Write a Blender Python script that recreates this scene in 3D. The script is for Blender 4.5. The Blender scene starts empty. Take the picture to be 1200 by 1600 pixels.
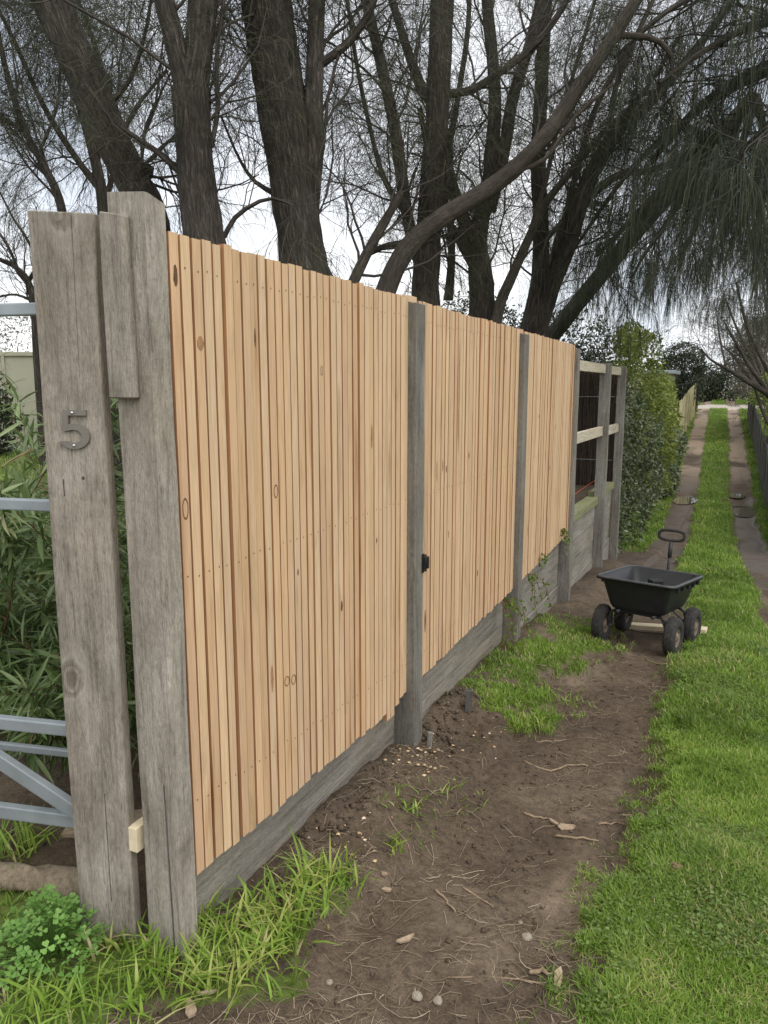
import bpy, bmesh, math, random
import numpy as np
from mathutils import Vector, Matrix

# ------------------------------------------------------------------ camera, sky, sun
SC = bpy.context.scene
COL = SC.collection
PITCH, YAW, CAMH, FPX = math.radians(9.3), math.radians(25.5), 1.6, 1180.0
cd = bpy.data.cameras.new('camera'); cam = bpy.data.objects.new('camera', cd); COL.objects.link(cam)
cam.location = (0, 0, CAMH); cam.rotation_euler = (math.radians(90) - PITCH, 0, YAW)
cd.sensor_fit = 'VERTICAL'; cd.sensor_height = 24; cd.lens = FPX / 1600 * 24
cd.clip_start = .05; cd.clip_end = 1500
SC.camera = cam
SUN_EL, SUN_AZ = math.radians(52), math.radians(125)      # azimuth measured from +Y clockwise
w = bpy.data.worlds.new('World'); SC.world = w; w.use_nodes = True
nt = w.node_tree; bg = nt.nodes['Background']
sky = nt.nodes.new('ShaderNodeTexSky'); sky.sky_type = 'NISHITA'; sky.sun_disc = False
sky.sun_elevation = SUN_EL; sky.sun_rotation = SUN_AZ
tc = nt.nodes.new('ShaderNodeTexCoord'); nz = nt.nodes.new('ShaderNodeTexNoise')
nz.inputs['Scale'].default_value = 2.6; nz.inputs['Detail'].default_value = 6; nz.inputs['Roughness'].default_value = .55
nt.links.new(tc.outputs['Generated'], nz.inputs['Vector'])
cr = nt.nodes.new('ShaderNodeValToRGB')
cr.color_ramp.elements[0].position = .33; cr.color_ramp.elements[0].color = (.50, .56, .66, 1)
cr.color_ramp.elements[1].position = .62; cr.color_ramp.elements[1].color = (1, 1, 1, 1)
nt.links.new(nz.outputs['Fac'], cr.inputs['Fac'])
sc_ = nt.nodes.new('ShaderNodeVectorMath'); sc_.operation = 'SCALE'; sc_.inputs['Scale'].default_value = 9.6
nt.links.new(cr.outputs['Color'], sc_.inputs[0])
mx = nt.nodes.new('ShaderNodeMixRGB'); mx.inputs['Fac'].default_value = .88
nt.links.new(sky.outputs['Color'], mx.inputs['Color1']); nt.links.new(sc_.outputs['Vector'], mx.inputs['Color2'])
nt.links.new(mx.outputs['Color'], bg.inputs['Color']); bg.inputs['Strength'].default_value = .1
sd = bpy.data.lights.new('sun', 'SUN'); so = bpy.data.objects.new('sun', sd); COL.objects.link(so)
sd.energy = 1.5; sd.angle = math.radians(60); sd.color = (1, .96, .9)
sdir = Vector((math.sin(SUN_AZ) * math.cos(SUN_EL), math.cos(SUN_AZ) * math.cos(SUN_EL), math.sin(SUN_EL)))
so.rotation_euler = sdir.to_track_quat('Z', 'Y').to_euler()
SC.view_settings.view_transform = 'Standard'; SC.view_settings.look = 'None'
SC.view_settings.exposure = .64; SC.view_settings.gamma = 1
SC.cycles.max_bounces = 6; SC.cycles.transparent_max_bounces = 4

rnd = random.Random(11)
G = np.random.default_rng(5)

# ------------------------------------------------------------------ places
def ray(x, y):
    u, v = x - 600, y - 800
    F = FPX * math.cos(PITCH) - v * math.sin(PITCH); Z = -FPX * math.sin(PITCH) - v * math.cos(PITCH)
    return np.array([u * math.cos(YAW) - F * math.sin(YAW), F * math.cos(YAW) + u * math.sin(YAW), Z]), F
def at(x, y, D):                                  # a point D metres ahead of the camera
    d, F = ray(x, y); return d * (D / F) + np.array([0, 0, CAMH])
def atX(x, y, X):
    d, F = ray(x, y); return d * (X / d[0]) + np.array([0, 0, CAMH])

_pr = {}
def vnoise(x, y, seed=0):
    if seed not in _pr: _pr[seed] = np.random.default_rng(seed + 900).random((256, 256))
    T = _pr[seed]; x = np.asarray(x, float); y = np.asarray(y, float)
    xi = np.floor(x).astype(int); yi = np.floor(y).astype(int); fx = x - xi; fy = y - yi
    fx = fx * fx * (3 - 2 * fx); fy = fy * fy * (3 - 2 * fy)
    a = T[xi & 255, yi & 255]; b = T[(xi + 1) & 255, yi & 255]; c = T[xi & 255, (yi + 1) & 255]; d = T[(xi + 1) & 255, (yi + 1) & 255]
    return (a * (1 - fx) + b * fx) * (1 - fy) + (c * (1 - fx) + d * fx) * fy
def fbm(x, y, s, seed=0, o=4):
    r = 0; amp = .5
    for k in range(o):
        r = r + amp * vnoise(np.asarray(x) * s, np.asarray(y) * s, seed + k); s *= 2.03; amp *= .5
    return r / (1 - .5 ** o)
def ss(a, b, x): t = np.clip((x - a) / (b - a), 0, 1); return t * t * (3 - 2 * t)

PY = [-60, 0, 1.5, 3.1, 4.9, 6.5, 8.2, 9.4, 12, 13.8, 16.5, 19.3, 22, 26, 31, 36.9, 40, 46, 60, 300]
PZ = [.1, .06, 0, -.12, -.19, -.31, -.39, -.52, -.82, -1.0, -1.07, -.98, -.72, -.28, .12, .53, .74, .86, 1.0, 1.2]
def laneC(Y): return np.where(Y > 13, -.40 - .0331 * (Y - 13.8), np.interp(Y, [0, 5, 9, 13], [-.12, -.12, -.25, -.375]))
def lane_cover(X, Y):
    """0 dirt .. 1 grass on the lane side"""
    X = np.asarray(X, float); Y = np.asarray(Y, float)
    n = fbm(X, Y, 2.2, 3) - .5; n2 = fbm(X, Y, 7, 21) - .5
    c = laneC(Y); gw = .62
    wl = .24 + .12 * n + .16 * n2
    dl = np.abs(X - (c - gw)); dr = np.abs(X - (c + gw + np.interp(Y, [0, 7, 14], [.12, .06, 0])))
    far = ss(wl - .05, wl + .07, dl) * ss(wl - .06, wl + .06, dr)
    # near: broad dirt path up against the fence, grass right of it
    n3 = fbm(X, Y, 19, 23, 3) - .5; edge = -.29 + .16 * n + .22 * n2 + .22 * n3 + .05 * np.sin(Y * 2.3)
    near = ss(edge - .13, edge + .11, X) * ss(wl - .06, wl + .06, dr)
    left = 0 * X
    def blob(cx, cy, rx, ry, k=1.0):
        d = np.sqrt(((X - cx) / rx) ** 2 + ((Y - cy) / ry) ** 2) + 1.4 * n + 1.3 * n2 + 1.1 * n3
        return k * (1 - ss(.55, 1.15, d))
    for b in [(-1.5, 1.32, .42, .30), (-1.9, 1.5, .5, .4), (-1.24, 1.62, .17, .23), (-1.17, 1.93, .13, .11, .8), (-1.2, 1.45, .2, .18),
              (-1.04, 2.42, .10, .15, .45), (-.98, 2.75, .13, .2, .4), (-1.13, 2.65, .1, .2, .35), (-1.04, 4.1, .3, .42, .95), (-1.1, 4.8, .28, .6, .95), (-1.02, 5.5, .32, .8, 1), (-1.1, 6.2, .22, .5, .9), (-1.08, 3.45, .1, .12, .3),
              (-1.75, 8.9, .0, .0, 0)]:
        if b[2] > 0: left = np.maximum(left, blob(*b))
    near = np.maximum(near, left)
    t = ss(6.4, 8.6, Y + .5 * n)
    g = near * (1 - t) + far * t
    # worn strip at the foot of the hedge and the fence end
    bare = 1 - ss(.22, .4, np.sqrt(((X + 1.35) / 1.0) ** 2 + ((Y - 8.6) / 3.6) ** 2) * .4 + .25 * n)
    g = g * (1 - .9 * bare * (X < -.95))
    g = np.where(X > -9, g, 1)
    road = ss(38.6, 39.2, Y + .3 * n) * (1 - ss(42.2, 42.7, Y + .4 * n))
    return np.clip(g, 0, 1), road
def height(X, Y, fine=True):
    X = np.asarray(X, float); Y = np.asarray(Y, float)
    z = np.interp(Y, PY, PZ)
    g, road = lane_cover(X, Y)
    lane = z - .055 * (1 - g) * ss(1.2, 3, Y) * (X > -1.0) + .03 * (fbm(X, Y, .9, 40) - .5)
    # soil heaped against the wall
    lane = lane + .10 * np.exp(-((X + 1.3) / .22) ** 2) * (.25 + fbm(X, Y, 1.6, 9)) * ss(2.0, 2.6, Y) * (1 - ss(9, 10, Y))
    lane = lane - .10 * np.exp(-((X + 1.22) / .16) ** 2 - ((Y - 3.38) / .2) ** 2)
    gz = np.interp(Y, [-60, 1.9, 5, 8, 10.5, 14, 24, 34, 300], [.02, .02, .25, .38, .40, .1, .1, .6, 1.2])
    near = (Y < 10)
    k = np.where(near, ss(-1.44, -1.50, X) * ss(1.5, 1.62, Y), ss(-1.6, -3.4, X))
    out = lane * (1 - k) + gz * k
    right = ss(1.2, 4, X); out = out * (1 - right) + np.maximum(out, out * .5 + .1) * right
    if fine:
        d = (1 - g) * (1 - ss(12, 20, Y))
        out = out + d * (.034 * (fbm(X, Y, 9, 60) - .5) + .05 * (fbm(X, Y, 3, 70, 3) - .5)) + g * .02 * (fbm(X, Y, 5, 80) - .5)
        clod = np.exp(-((X + 1.2) / .2) ** 2) * (1 - g) * ss(2, 2.5, Y) * (1 - ss(4.2, 4.8, Y))
        out = out + clod * .07 * (fbm(X, Y, 22, 90, 3) - .45)
    return out
PUD = []
_h0 = height
def height(X, Y, fine=True):
    out = _h0(X, Y, fine); X = np.asarray(X, float); Y = np.asarray(Y, float)
    for cx, cy, rx, ry, z0 in PUD:
        d = np.sqrt(((X - cx) / rx) ** 2 + ((Y - cy) / ry) ** 2) + .7 * (fbm(X, Y, 3, 350) - .5); k = 1 - ss(.85, 1.5, d); out = out * (1 - k) + k * (z0 - .03 + .05 * np.clip(d - .8, 0, 1))
    return out
def H1(x, y): return float(height(np.array([x]), np.array([y]))[0])
def hit(px_, py_):
    d, F = ray(px_, py_); prev = 0
    ts = np.linspace(.5, 60, 6000) / F
    P = d[None] * ts[:, None] + np.array([0, 0, CAMH]); hz = height(P[:, 0], P[:, 1])
    i = int(np.argmax(P[:, 2] < hz)); return np.array([P[i, 0], P[i, 1], hz[i]])

for q in ((1070, 779, .24, .75), (1162, 796, .26, .85), (1150, 772, .2, .55)):
    p_ = hit(*q[:2]); PUD.append((p_[0], p_[1], q[2], q[3], p_[2] - .01))

# ------------------------------------------------------------------ materials
def mat(name):
    m = bpy.data.materials.new(name); m.use_nodes = True
    t = m.node_tree; b = t.nodes['Principled BSDF']; b.inputs['Specular IOR Level'].default_value = .25
    return m, t, b
def N(t, typ, **k):
    n = t.nodes.new(typ)
    for a, v in k.items():
        if a in n.inputs: n.inputs[a].default_value = v
        else: setattr(n, a, v)
    return n
def ramp(t, stops, src=None):
    n = t.nodes.new('ShaderNodeValToRGB'); e = n.color_ramp.elements
    while len(e) < len(stops): e.new(.5)
    for q, (p, c) in zip(e, stops): q.position = p; q.color = (*c, 1) if len(c) == 3 else c
    if src: t.links.new(src, n.inputs['Fac'])
    return n
def coords(t, scale=(1, 1, 1), rand=False):
    c = N(t, 'ShaderNodeTexCoord'); m = N(t, 'ShaderNodeMapping'); m.inputs['Scale'].default_value = scale
    src = c.outputs['Object']
    if rand:
        oi = N(t, 'ShaderNodeObjectInfo'); v = N(t, 'ShaderNodeVectorMath', operation='MULTIPLY_ADD')
        cb = N(t, 'ShaderNodeCombineXYZ')
        for a in ('X', 'Y', 'Z'): t.links.new(oi.outputs['Random'], cb.inputs[a])
        v.inputs[1].default_value = (37.3, 51.7, 23.1); t.links.new(cb.outputs[0], v.inputs[0]); t.links.new(src, v.inputs[2]); src = v.outputs[0]
    t.links.new(src, m.inputs['Vector']); return m.outputs['Vector']
def noise(t, vec, scale, detail=4, rough=.55, dist=0):
    n = N(t, 'ShaderNodeTexNoise'); n.inputs['Scale'].default_value = scale; n.inputs['Detail'].default_value = detail
    n.inputs['Roughness'].default_value = rough; n.inputs['Distortion'].default_value = dist
    t.links.new(vec, n.inputs['Vector']); return n.outputs['Fac']
def mixc(t, fac, a, b, mode='MIX'):
    n = N(t, 'ShaderNodeMixRGB', blend_type=mode)
    for s, i in ((fac, 'Fac'), (a, 'Color1'), (b, 'Color2')):
        if hasattr(s, 'is_linked') or isinstance(s, bpy.types.NodeSocket): t.links.new(s, n.inputs[i])
        elif i == 'Fac': n.inputs[i].default_value = s
        else: n.inputs[i].default_value = (*s, 1)
    return n.outputs['Color']
def bump(t, b, h, strength=.3, dist=.01):
    n = N(t, 'ShaderNodeBump'); n.inputs['Strength'].default_value = strength; n.inputs['Distance'].default_value = dist
    t.links.new(h, n.inputs['Height']); t.links.new(n.outputs['Normal'], b.inputs['Normal'])

def m_slat(name='new_timber', mul=None):
    m, t, b = mat(name)
    oi = N(t, 'ShaderNodeObjectInfo')
    tone = ramp(t, [(0, (.65, .46, .295)), (.2, (.67, .49, .32)), (.42, (.635, .445, .28)), (.6, (.68, .505, .335)), (.78, (.65, .465, .295)), (.88, (.61, .42, .255)), (.95, (.64, .435, .28)), (1, (.55, .37, .215))], oi.outputs['Random'])
    tone.color_ramp.interpolation = 'CONSTANT'
    v = coords(t, (1, 1, .035), True)
    g = noise(t, v, 190, 5, .6, .4)
    gr = ramp(t, [(.3, (.80, .74, .67)), (.7, (1.06, 1.04, 1.02))], g)
    c = mixc(t, 1, tone.outputs['Color'], gr.outputs['Color'], 'MULTIPLY')
    v2 = coords(t, (1, 1, .07), True); s = noise(t, v2, 26, 3, .5, .5)
    sr = ramp(t, [(.58, (0, 0, 0)), (.78, (.9, .9, .9))], s)
    c = mixc(t, sr.outputs['Color'], c, (.36, .185, .08))
    v3 = coords(t, (1, 1, .25), True); s3 = noise(t, v3, 5.5, 4, .6, .6)
    s3r = ramp(t, [(.60, (0, 0, 0)), (.74, (.75, .75, .75))], s3)
    c = mixc(t, s3r.outputs['Color'], c, (.33, .23, .12))
    v4 = coords(t, (1, 1, .4), True); s4 = noise(t, v4, 2.2, 3, .6)
    s4r = ramp(t, [(.3, (.86, .86, .88)), (.7, (1.05, 1.04, 1.0))], s4); c = mixc(t, 1, c, s4r.outputs['Color'], 'MULTIPLY')
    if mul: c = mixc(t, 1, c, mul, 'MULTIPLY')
    t.links.new(c, b.inputs['Base Color']); b.inputs['Roughness'].default_value = .62
    bump(t, b, g, .12, .003); return m
def m_weather(name, lo, hi, dark, warm, grain=70, strength=.5, swirl=1.2, moss=None, ax=2, knot=False):
    m, t, b = mat(name); A = lambda k: tuple(k if i == ax else 1 for i in range(3))
    v0 = coords(t, A(.3), True); big = noise(t, v0, 5.5, 4, .6, swirl)
    v = coords(t, A(.05), True)
    off = N(t, 'ShaderNodeVectorMath', operation='SCALE'); nc = N(t, 'ShaderNodeTexNoise'); nc.inputs['Scale'].default_value = 6; t.links.new(v0, nc.inputs['Vector'])
    t.links.new(nc.outputs['Color'], off.inputs[0]); off.inputs['Scale'].default_value = .035
    ad = N(t, 'ShaderNodeVectorMath', operation='ADD'); t.links.new(v, ad.inputs[0]); t.links.new(off.outputs[0], ad.inputs[1])
    g = noise(t, ad.outputs[0], grain, 6, .65, .3)
    base = ramp(t, [(.28, lo), (.72, hi)], big)
    gr = ramp(t, [(.30, (.55, .53, .50)), (.5, (1, 1, 1)), (.75, (1.18, 1.17, 1.15))], g)
    c = mixc(t, 1, base.outputs['Color'], gr.outputs['Color'], 'MULTIPLY')
    v2 = coords(t, A(.12), True); st = noise(t, v2, 11, 4, .6, 1.0)
    sr = ramp(t, [(.57, (0, 0, 0)), (.75, (.8, .8, .8))], st); c = mixc(t, sr.outputs['Color'], c, dark)
    wv = noise(t, coords(t, A(.5), True), 3.1, 4, .6); wr = ramp(t, [(.5, (0, 0, 0)), (.75, (.6, .6, .6))], wv); c = mixc(t, wr.outputs['Color'], c, warm)
    fg = noise(t, coords(t, A(.12), True), 340, 3, .7, .2); fr_ = ramp(t, [(.32, (.62, .60, .57)), (.5, (1, 1, 1)), (.68, (1.22, 1.21, 1.18))], fg); c = mixc(t, .8, c, mixc(t, 1, c, fr_.outputs['Color'], 'MULTIPLY'))
    sp = noise(t, coords(t, A(.6), True), 55, 5, .75); sp_ = ramp(t, [(.32, (.80, .78, .76)), (.46, (1, 1, 1)), (.66, (1.08, 1.08, 1.08))], sp); c = mixc(t, 1, c, sp_.outputs['Color'], 'MULTIPLY')
    if knot:
        vo = N(t, 'ShaderNodeTexVoronoi', feature='F1'); vo.inputs['Scale'].default_value = 3.4; kv = coords(t, A(.62), True); nd = N(t, 'ShaderNodeTexNoise'); nd.inputs['Scale'].default_value = 7; nd.inputs['Detail'].default_value = 4; t.links.new(kv, nd.inputs['Vector'])
        q_ = N(t, 'ShaderNodeVectorMath', operation='MULTIPLY_ADD'); t.links.new(nd.outputs['Color'], q_.inputs[0]); q_.inputs[1].default_value = (.14, .14, .14); t.links.new(kv, q_.inputs[2]); t.links.new(q_.outputs[0], vo.inputs['Vector'])
        rg = N(t, 'ShaderNodeMath', operation='MULTIPLY'); t.links.new(vo.outputs['Distance'], rg.inputs[0]); rg.inputs[1].default_value = 95; sn = N(t, 'ShaderNodeMath', operation='SINE'); t.links.new(rg.outputs[0], sn.inputs[0])
        snr = ramp(t, [(.0, (.62, .6, .57)), (.7, (1.12, 1.12, 1.12))], sn.outputs[0]); mk = ramp(t, [(.10, (.75, .75, .75)), (.24, (0, 0, 0))], vo.outputs['Distance']); c = mixc(t, mk.outputs['Color'], c, mixc(t, 1, c, snr.outputs['Color'], 'MULTIPLY'))
        ey = ramp(t, [(.03, (.55, .55, .55)), (.075, (0, 0, 0))], vo.outputs['Distance']); c = mixc(t, ey.outputs['Color'], c, dark)
        lt = ramp(t, [(.1, (0, 0, 0)), (.16, (.4, .4, .4)), (.26, (0, 0, 0))], vo.outputs['Distance']); c = mixc(t, lt.outputs['Color'], c, hi)
    if moss:
        mv = noise(t, coords(t, (1, 1, 1), True), 9, 5, .65); mr = ramp(t, [(.4, (0, 0, 0)), (.6, (.9, .9, .9))], mv); c = mixc(t, mr.outputs['Color'], c, moss)
    t.links.new(c, b.inputs['Base Color']); b.inputs['Roughness'].default_value = .85
    mh = N(t, 'ShaderNodeMath', operation='ADD'); t.links.new(fg, mh.inputs[0]); t.links.new(sp, mh.inputs[1])
    bump(t, b, mh.outputs[0], strength, .008); return m
def m_plain(name, c, rough=.7, metal=0, var=.25, scale=20, bumps=.15, spec=.3):
    m, t, b = mat(name); v = coords(t)
    n = noise(t, v, scale, 5, .6)
    r = ramp(t, [(.3, tuple(q * (1 - var) for q in c)), (.7, tuple(min(1, q * (1 + var)) for q in c))], n)
    t.links.new(r.outputs['Color'], b.inputs['Base Color']); b.inputs['Roughness'].default_value = rough; b.inputs['Metallic'].default_value = metal
    b.inputs['Specular IOR Level'].default_value = spec
    if bumps: bump(t, b, noise(t, v, scale * 4, 4, .6), bumps, .004)
    return m
def m_leaf(name, stops, rough=.5, trans=.3, spec=.35):
    m, t, b = mat(name); a = N(t, 'ShaderNodeAttribute', attribute_name='tint')
    r = ramp(t, stops, a.outputs['Fac']); t.links.new(r.outputs['Color'], b.inputs['Base Color']); b.inputs['Roughness'].default_value = rough
    b.inputs['Specular IOR Level'].default_value = spec
    if trans:
        tr = N(t, 'ShaderNodeBsdfTranslucent'); t.links.new(r.outputs['Color'], tr.inputs['Color'])
        ms = N(t, 'ShaderNodeMixShader'); ms.inputs['Fac'].default_value = trans
        t.links.new(b.outputs[0], ms.inputs[1]); t.links.new(tr.outputs[0], ms.inputs[2]); t.links.new(ms.outputs[0], t.nodes['Material Output'].inputs['Surface'])
    return m
def m_bark(name, lo, hi, sc=1):
    m, t, b = mat(name)
    a = N(t, 'ShaderNodeAttribute', attribute_name='barkuv'); mp = N(t, 'ShaderNodeMapping'); t.links.new(a.outputs['Vector'], mp.inputs['Vector'])
    mp.inputs['Scale'].default_value = (1, 1, .36)
    n = noise(t, mp.outputs[0], 16 * sc, 6, .65, .8); n2 = noise(t, coords(t), 2.2, 4, .6)
    r = ramp(t, [(.3, tuple(q * .45 for q in lo)), (.5, lo), (.72, hi)], n)
    r2 = ramp(t, [(.35, (.7, .68, .66)), (.7, (1.2, 1.2, 1.2))], n2)
    c = mixc(t, 1, r.outputs['Color'], r2.outputs['Color'], 'MULTIPLY'); t.links.new(c, b.inputs['Base Color'])
    b.inputs['Roughness'].default_value = .9; bump(t, b, n, 1.0, .05); return m
def m_ground():
    m, t, b = mat('ground_soil'); v = coords(t)
    g = N(t, 'ShaderNodeAttribute', attribute_name='cover'); rd = N(t, 'ShaderNodeAttribute', attribute_name='road'); wt = N(t, 'ShaderNodeAttribute', attribute_name='wet'); pl = N(t, 'ShaderNodeAttribute', attribute_name='pale')
    n1 = noise(t, v, 1.7, 5, .6); n2 = noise(t, v, 28, 6, .7); n3 = noise(t, v, 150, 3, .6)
    d = ramp(t, [(.3, (.063, .046, .031)), (.52, (.102, .076, .052)), (.72, (.17, .13, .092))], n1)
    f = ramp(t, [(.28, (.48, .46, .44)), (.5, (1, 1, 1)), (.74, (1.35, 1.33, 1.28))], n2)
    c = mixc(t, 1, d.outputs['Color'], f.outputs['Color'], 'MULTIPLY')
    f3 = ramp(t, [(.35, (.7, .7, .7)), (.65, (1.2, 1.2, 1.2))], n3); c = mixc(t, 1, c, f3.outputs['Color'], 'MULTIPLY')
    pc = mixc(t, 1, (.29, .225, .16), f.outputs['Color'], 'MULTIPLY'); c = mixc(t, pl.outputs['Fac'], c, pc)
    c = mixc(t, wt.outputs['Fac'], c, (.085, .062, .042))
    gc = ramp(t, [(.3, (.055, .082, .015)), (.7, (.13, .185, .032))], n2)
    gs = ramp(t, [(.45, (0, 0, 0)), (.95, (.85, .85, .85))], g.outputs['Fac']); c = mixc(t, gs.outputs['Color'], c, gc.outputs['Color'])
    c = mixc(t, rd.outputs['Fac'], c, (.42, .37, .31)); t.links.new(c, b.inputs['Base Color'])
    rr = N(t, 'ShaderNodeMapRange'); t.links.new(wt.outputs['Fac'], rr.inputs['Value']); rr.inputs['To Min'].default_value = .95; rr.inputs['To Max'].default_value = .42
    t.links.new(rr.outputs[0], b.inputs['Roughness']); bump(t, b, n2, .7, .012); return m

M = {}
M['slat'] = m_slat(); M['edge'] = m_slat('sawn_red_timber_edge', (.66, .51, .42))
M['nail'] = m_plain('nail_rust', (.10, .06, .04), .8, 0, .3)
M['knot'] = m_plain('knot_wood', (.12, .065, .03), .8, 0, .4, 60)
M['resin'] = m_plain('stained_wood', (.34, .19, .09), .75, 0, .3, 60)
M['grey'] = m_weather('weathered_grey_timber', (.185, .162, .133), (.425, .385, .33), (.14, .118, .092), (.36, .30, .225), 70, .55, 1.4, None, 2, True)
M['greypost'] = m_weather('grey_fence_post_timber', (.12, .112, .098), (.25, .237, .21), (.085, .075, .062), (.22, .185, .14), 80, .4, .6)
M['sleeper'] = m_weather('weathered_sleeper', (.185, .168, .142), (.33, .305, .262), (.125, .11, .09), (.26, .215, .16), 60, .5, .5, None, 1)
M['moss'] = m_weather('mossy_sleeper', (.17, .16, .11), (.32, .31, .21), (.12, .11, .07), (.27, .22, .14), 60, .5, .8, (.20, .23, .08), 1)
M['palerail'] = m_weather('aged_pine_rail', (.42, .36, .27), (.58, .52, .41), (.33, .27, .19), (.50, .41, .29), 60, .3, .8, None, 1)
M['galv'] = m_plain('galvanised_steel', (.34, .375, .39), .5, .55, .16, 9, .05)
M['numeral'] = m_plain('bronze_grey_metal', (.21, .19, .162), .55, .3, .12, 30, .04)
M['steel'] = m_plain('bright_steel', (.75, .75, .74), .3, .9, .05)
M['iron'] = m_plain('black_iron', (.03, .028, .027), .55, .5, .3)
M['rubber'] = m_plain('tyre_rubber', (.035, .033, .031), .85, 0, .45, 30, .4)
M['plastic'] = m_plain('black_poly_tub', (.016, .017, .018), .48, 0, .25, 14, .10, .4)
M['rim_plastic'] = m_plain('scuffed_rim_highlight', (.06, .063, .066), .5, 0, .3, 20, .1, .5)  # scuffed rim, its silver highlight put into the lighter base colour
M['frame'] = m_plain('cart_frame_paint', (.045, .045, .046), .5, .3, .25)
M['hub'] = m_plain('muddy_wheel_hub', (.16, .125, .09), .75, 0, .4, 24)
M['blue'] = m_plain('blue_plastic', (.02, .12, .26), .45, 0, .15)
M['orange'] = m_plain('orange_plastic', (.75, .12, .02), .5, 0, .1)
M['offcut'] = m_plain('pale_pine', (.68, .58, .40), .7, 0, .12, 30)
M['wall'] = m_plain('sage_painted_sheet', (.40, .39, .29), .8, 0, .07, 2)
M['cream'] = m_weather('pale_paling', (.42, .38, .22), (.58, .54, .34), (.3, .26, .14), (.5, .45, .27), 60, .3, .6)
M['darkpal'] = m_weather('dark_paling', (.052, .05, .048), (.12, .115, .108), (.03, .03, .028), (.11, .095, .075), 60, .5, .6)
M['brush'] = m_leaf('brushwood', [(0, (.022, .016, .011)), (.6, (.065, .047, .034)), (1, (.14, .105, .075))], .9, 0)
M['bark'] = m_bark('sheoak_bark', (.066, .055, .046), (.19, .162, .136))
M['barklight'] = m_bark('smooth_grey_bark', (.12, .10, .082), (.23, .20, .17), 1.5)
M['twig'] = m_plain('twig_bark', (.065, .055, .048), .9, 0, .3, 5, 0)
M['needle'] = m_leaf('sheoak_needles', [(0, (.038, .040, .028)), (.5, (.075, .082, .052)), (.85, (.13, .14, .075)), (1, (.17, .135, .07))], .7, .3, .2)
M['hang'] = m_leaf('hanging_needles', [(0, (.028, .034, .026)), (.55, (.062, .075, .05)), (.9, (.125, .135, .07)), (1, (.16, .11, .05))], .7, .3, .2)
M['grass'] = m_leaf('grass_blades', [(0, (.085, .14, .018)), (.45, (.175, .29, .036)), (.8, (.27, .40, .06)), (.93, (.40, .43, .12)), (1, (.50, .43, .24))], .5, .35)
M['willow'] = m_leaf('narrow_leaves', [(0, (.06, .10, .03)), (.5, (.14, .21, .065)), (.82, (.27, .34, .15)), (1, (.42, .25, .11))], .4, .25, .5)
M['clover'] = m_leaf('clover_leaves', [(0, (.11, .23, .045)), (1, (.24, .42, .10))], .5, .35)
M['clover_low'] = m_leaf('low_clover_leaves', [(0, (.075, .13, .025)), (1, (.20, .28, .075))], .5, .3)
M['hedge'] = m_leaf('hedge_leaves', [(0, (.028, .042, .016)), (.45, (.075, .10, .042)), (.8, (.16, .185, .085)), (1, (.36, .36, .23))], .32, .2, .5)
M['lime'] = m_leaf('lime_leaves', [(0, (.06, .09, .018)), (.45, (.17, .215, .045)), (.8, (.31, .34, .075)), (1, (.48, .47, .14))], .5, .35)
M['dark'] = m_leaf('dark_leaves', [(0, (.012, .018, .010)), (.6, (.036, .05, .024)), (1, (.085, .10, .05))], .5, .2)
M['olive'] = m_leaf('olive_scrub', [(0, (.07, .062, .045)), (.6, (.14, .13, .09)), (1, (.24, .22, .155))], .6, .25)
M['redstem'] = m_plain('reddish_stem', (.15, .075, .045), .7, 0, .3)
M['litter'] = m_leaf('dry_needles', [(0, (.11, .08, .05)), (.6, (.29, .22, .15)), (1, (.52, .43, .30))], .9, 0)
M['stick'] = m_plain('dry_stick', (.26, .19, .125), .9, 0, .35, 40)
M['barkchip'] = m_plain('dry_bark', (.33, .25, .17), .9, 0, .3, 40)
M['stone'] = m_plain('stone', (.28, .24, .19), .9, 0, .3, 40, .4)
M['brick'] = m_plain('brick_red', (.22, .12, .085), .9, 0, .3, 40, .4)
M['chip'] = m_leaf('wood_chips', [(0, (.35, .2, .10)), (.6, (.6, .42, .24)), (1, (.75, .62, .45))], .8, 0)
M['log'] = m_weather('old_log', (.16, .125, .085), (.34, .28, .20), (.1, .075, .05), (.3, .22, .14), 60, .6, .8)
M['ground'] = m_ground()
mw, tw, bw = mat('puddle_water'); bw.inputs['Base Color'].default_value = (.10, .085, .06, 1); bw.inputs['Roughness'].default_value = .03; bw.inputs['Specular IOR Level'].default_value = .6; M['water'] = mw

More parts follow.
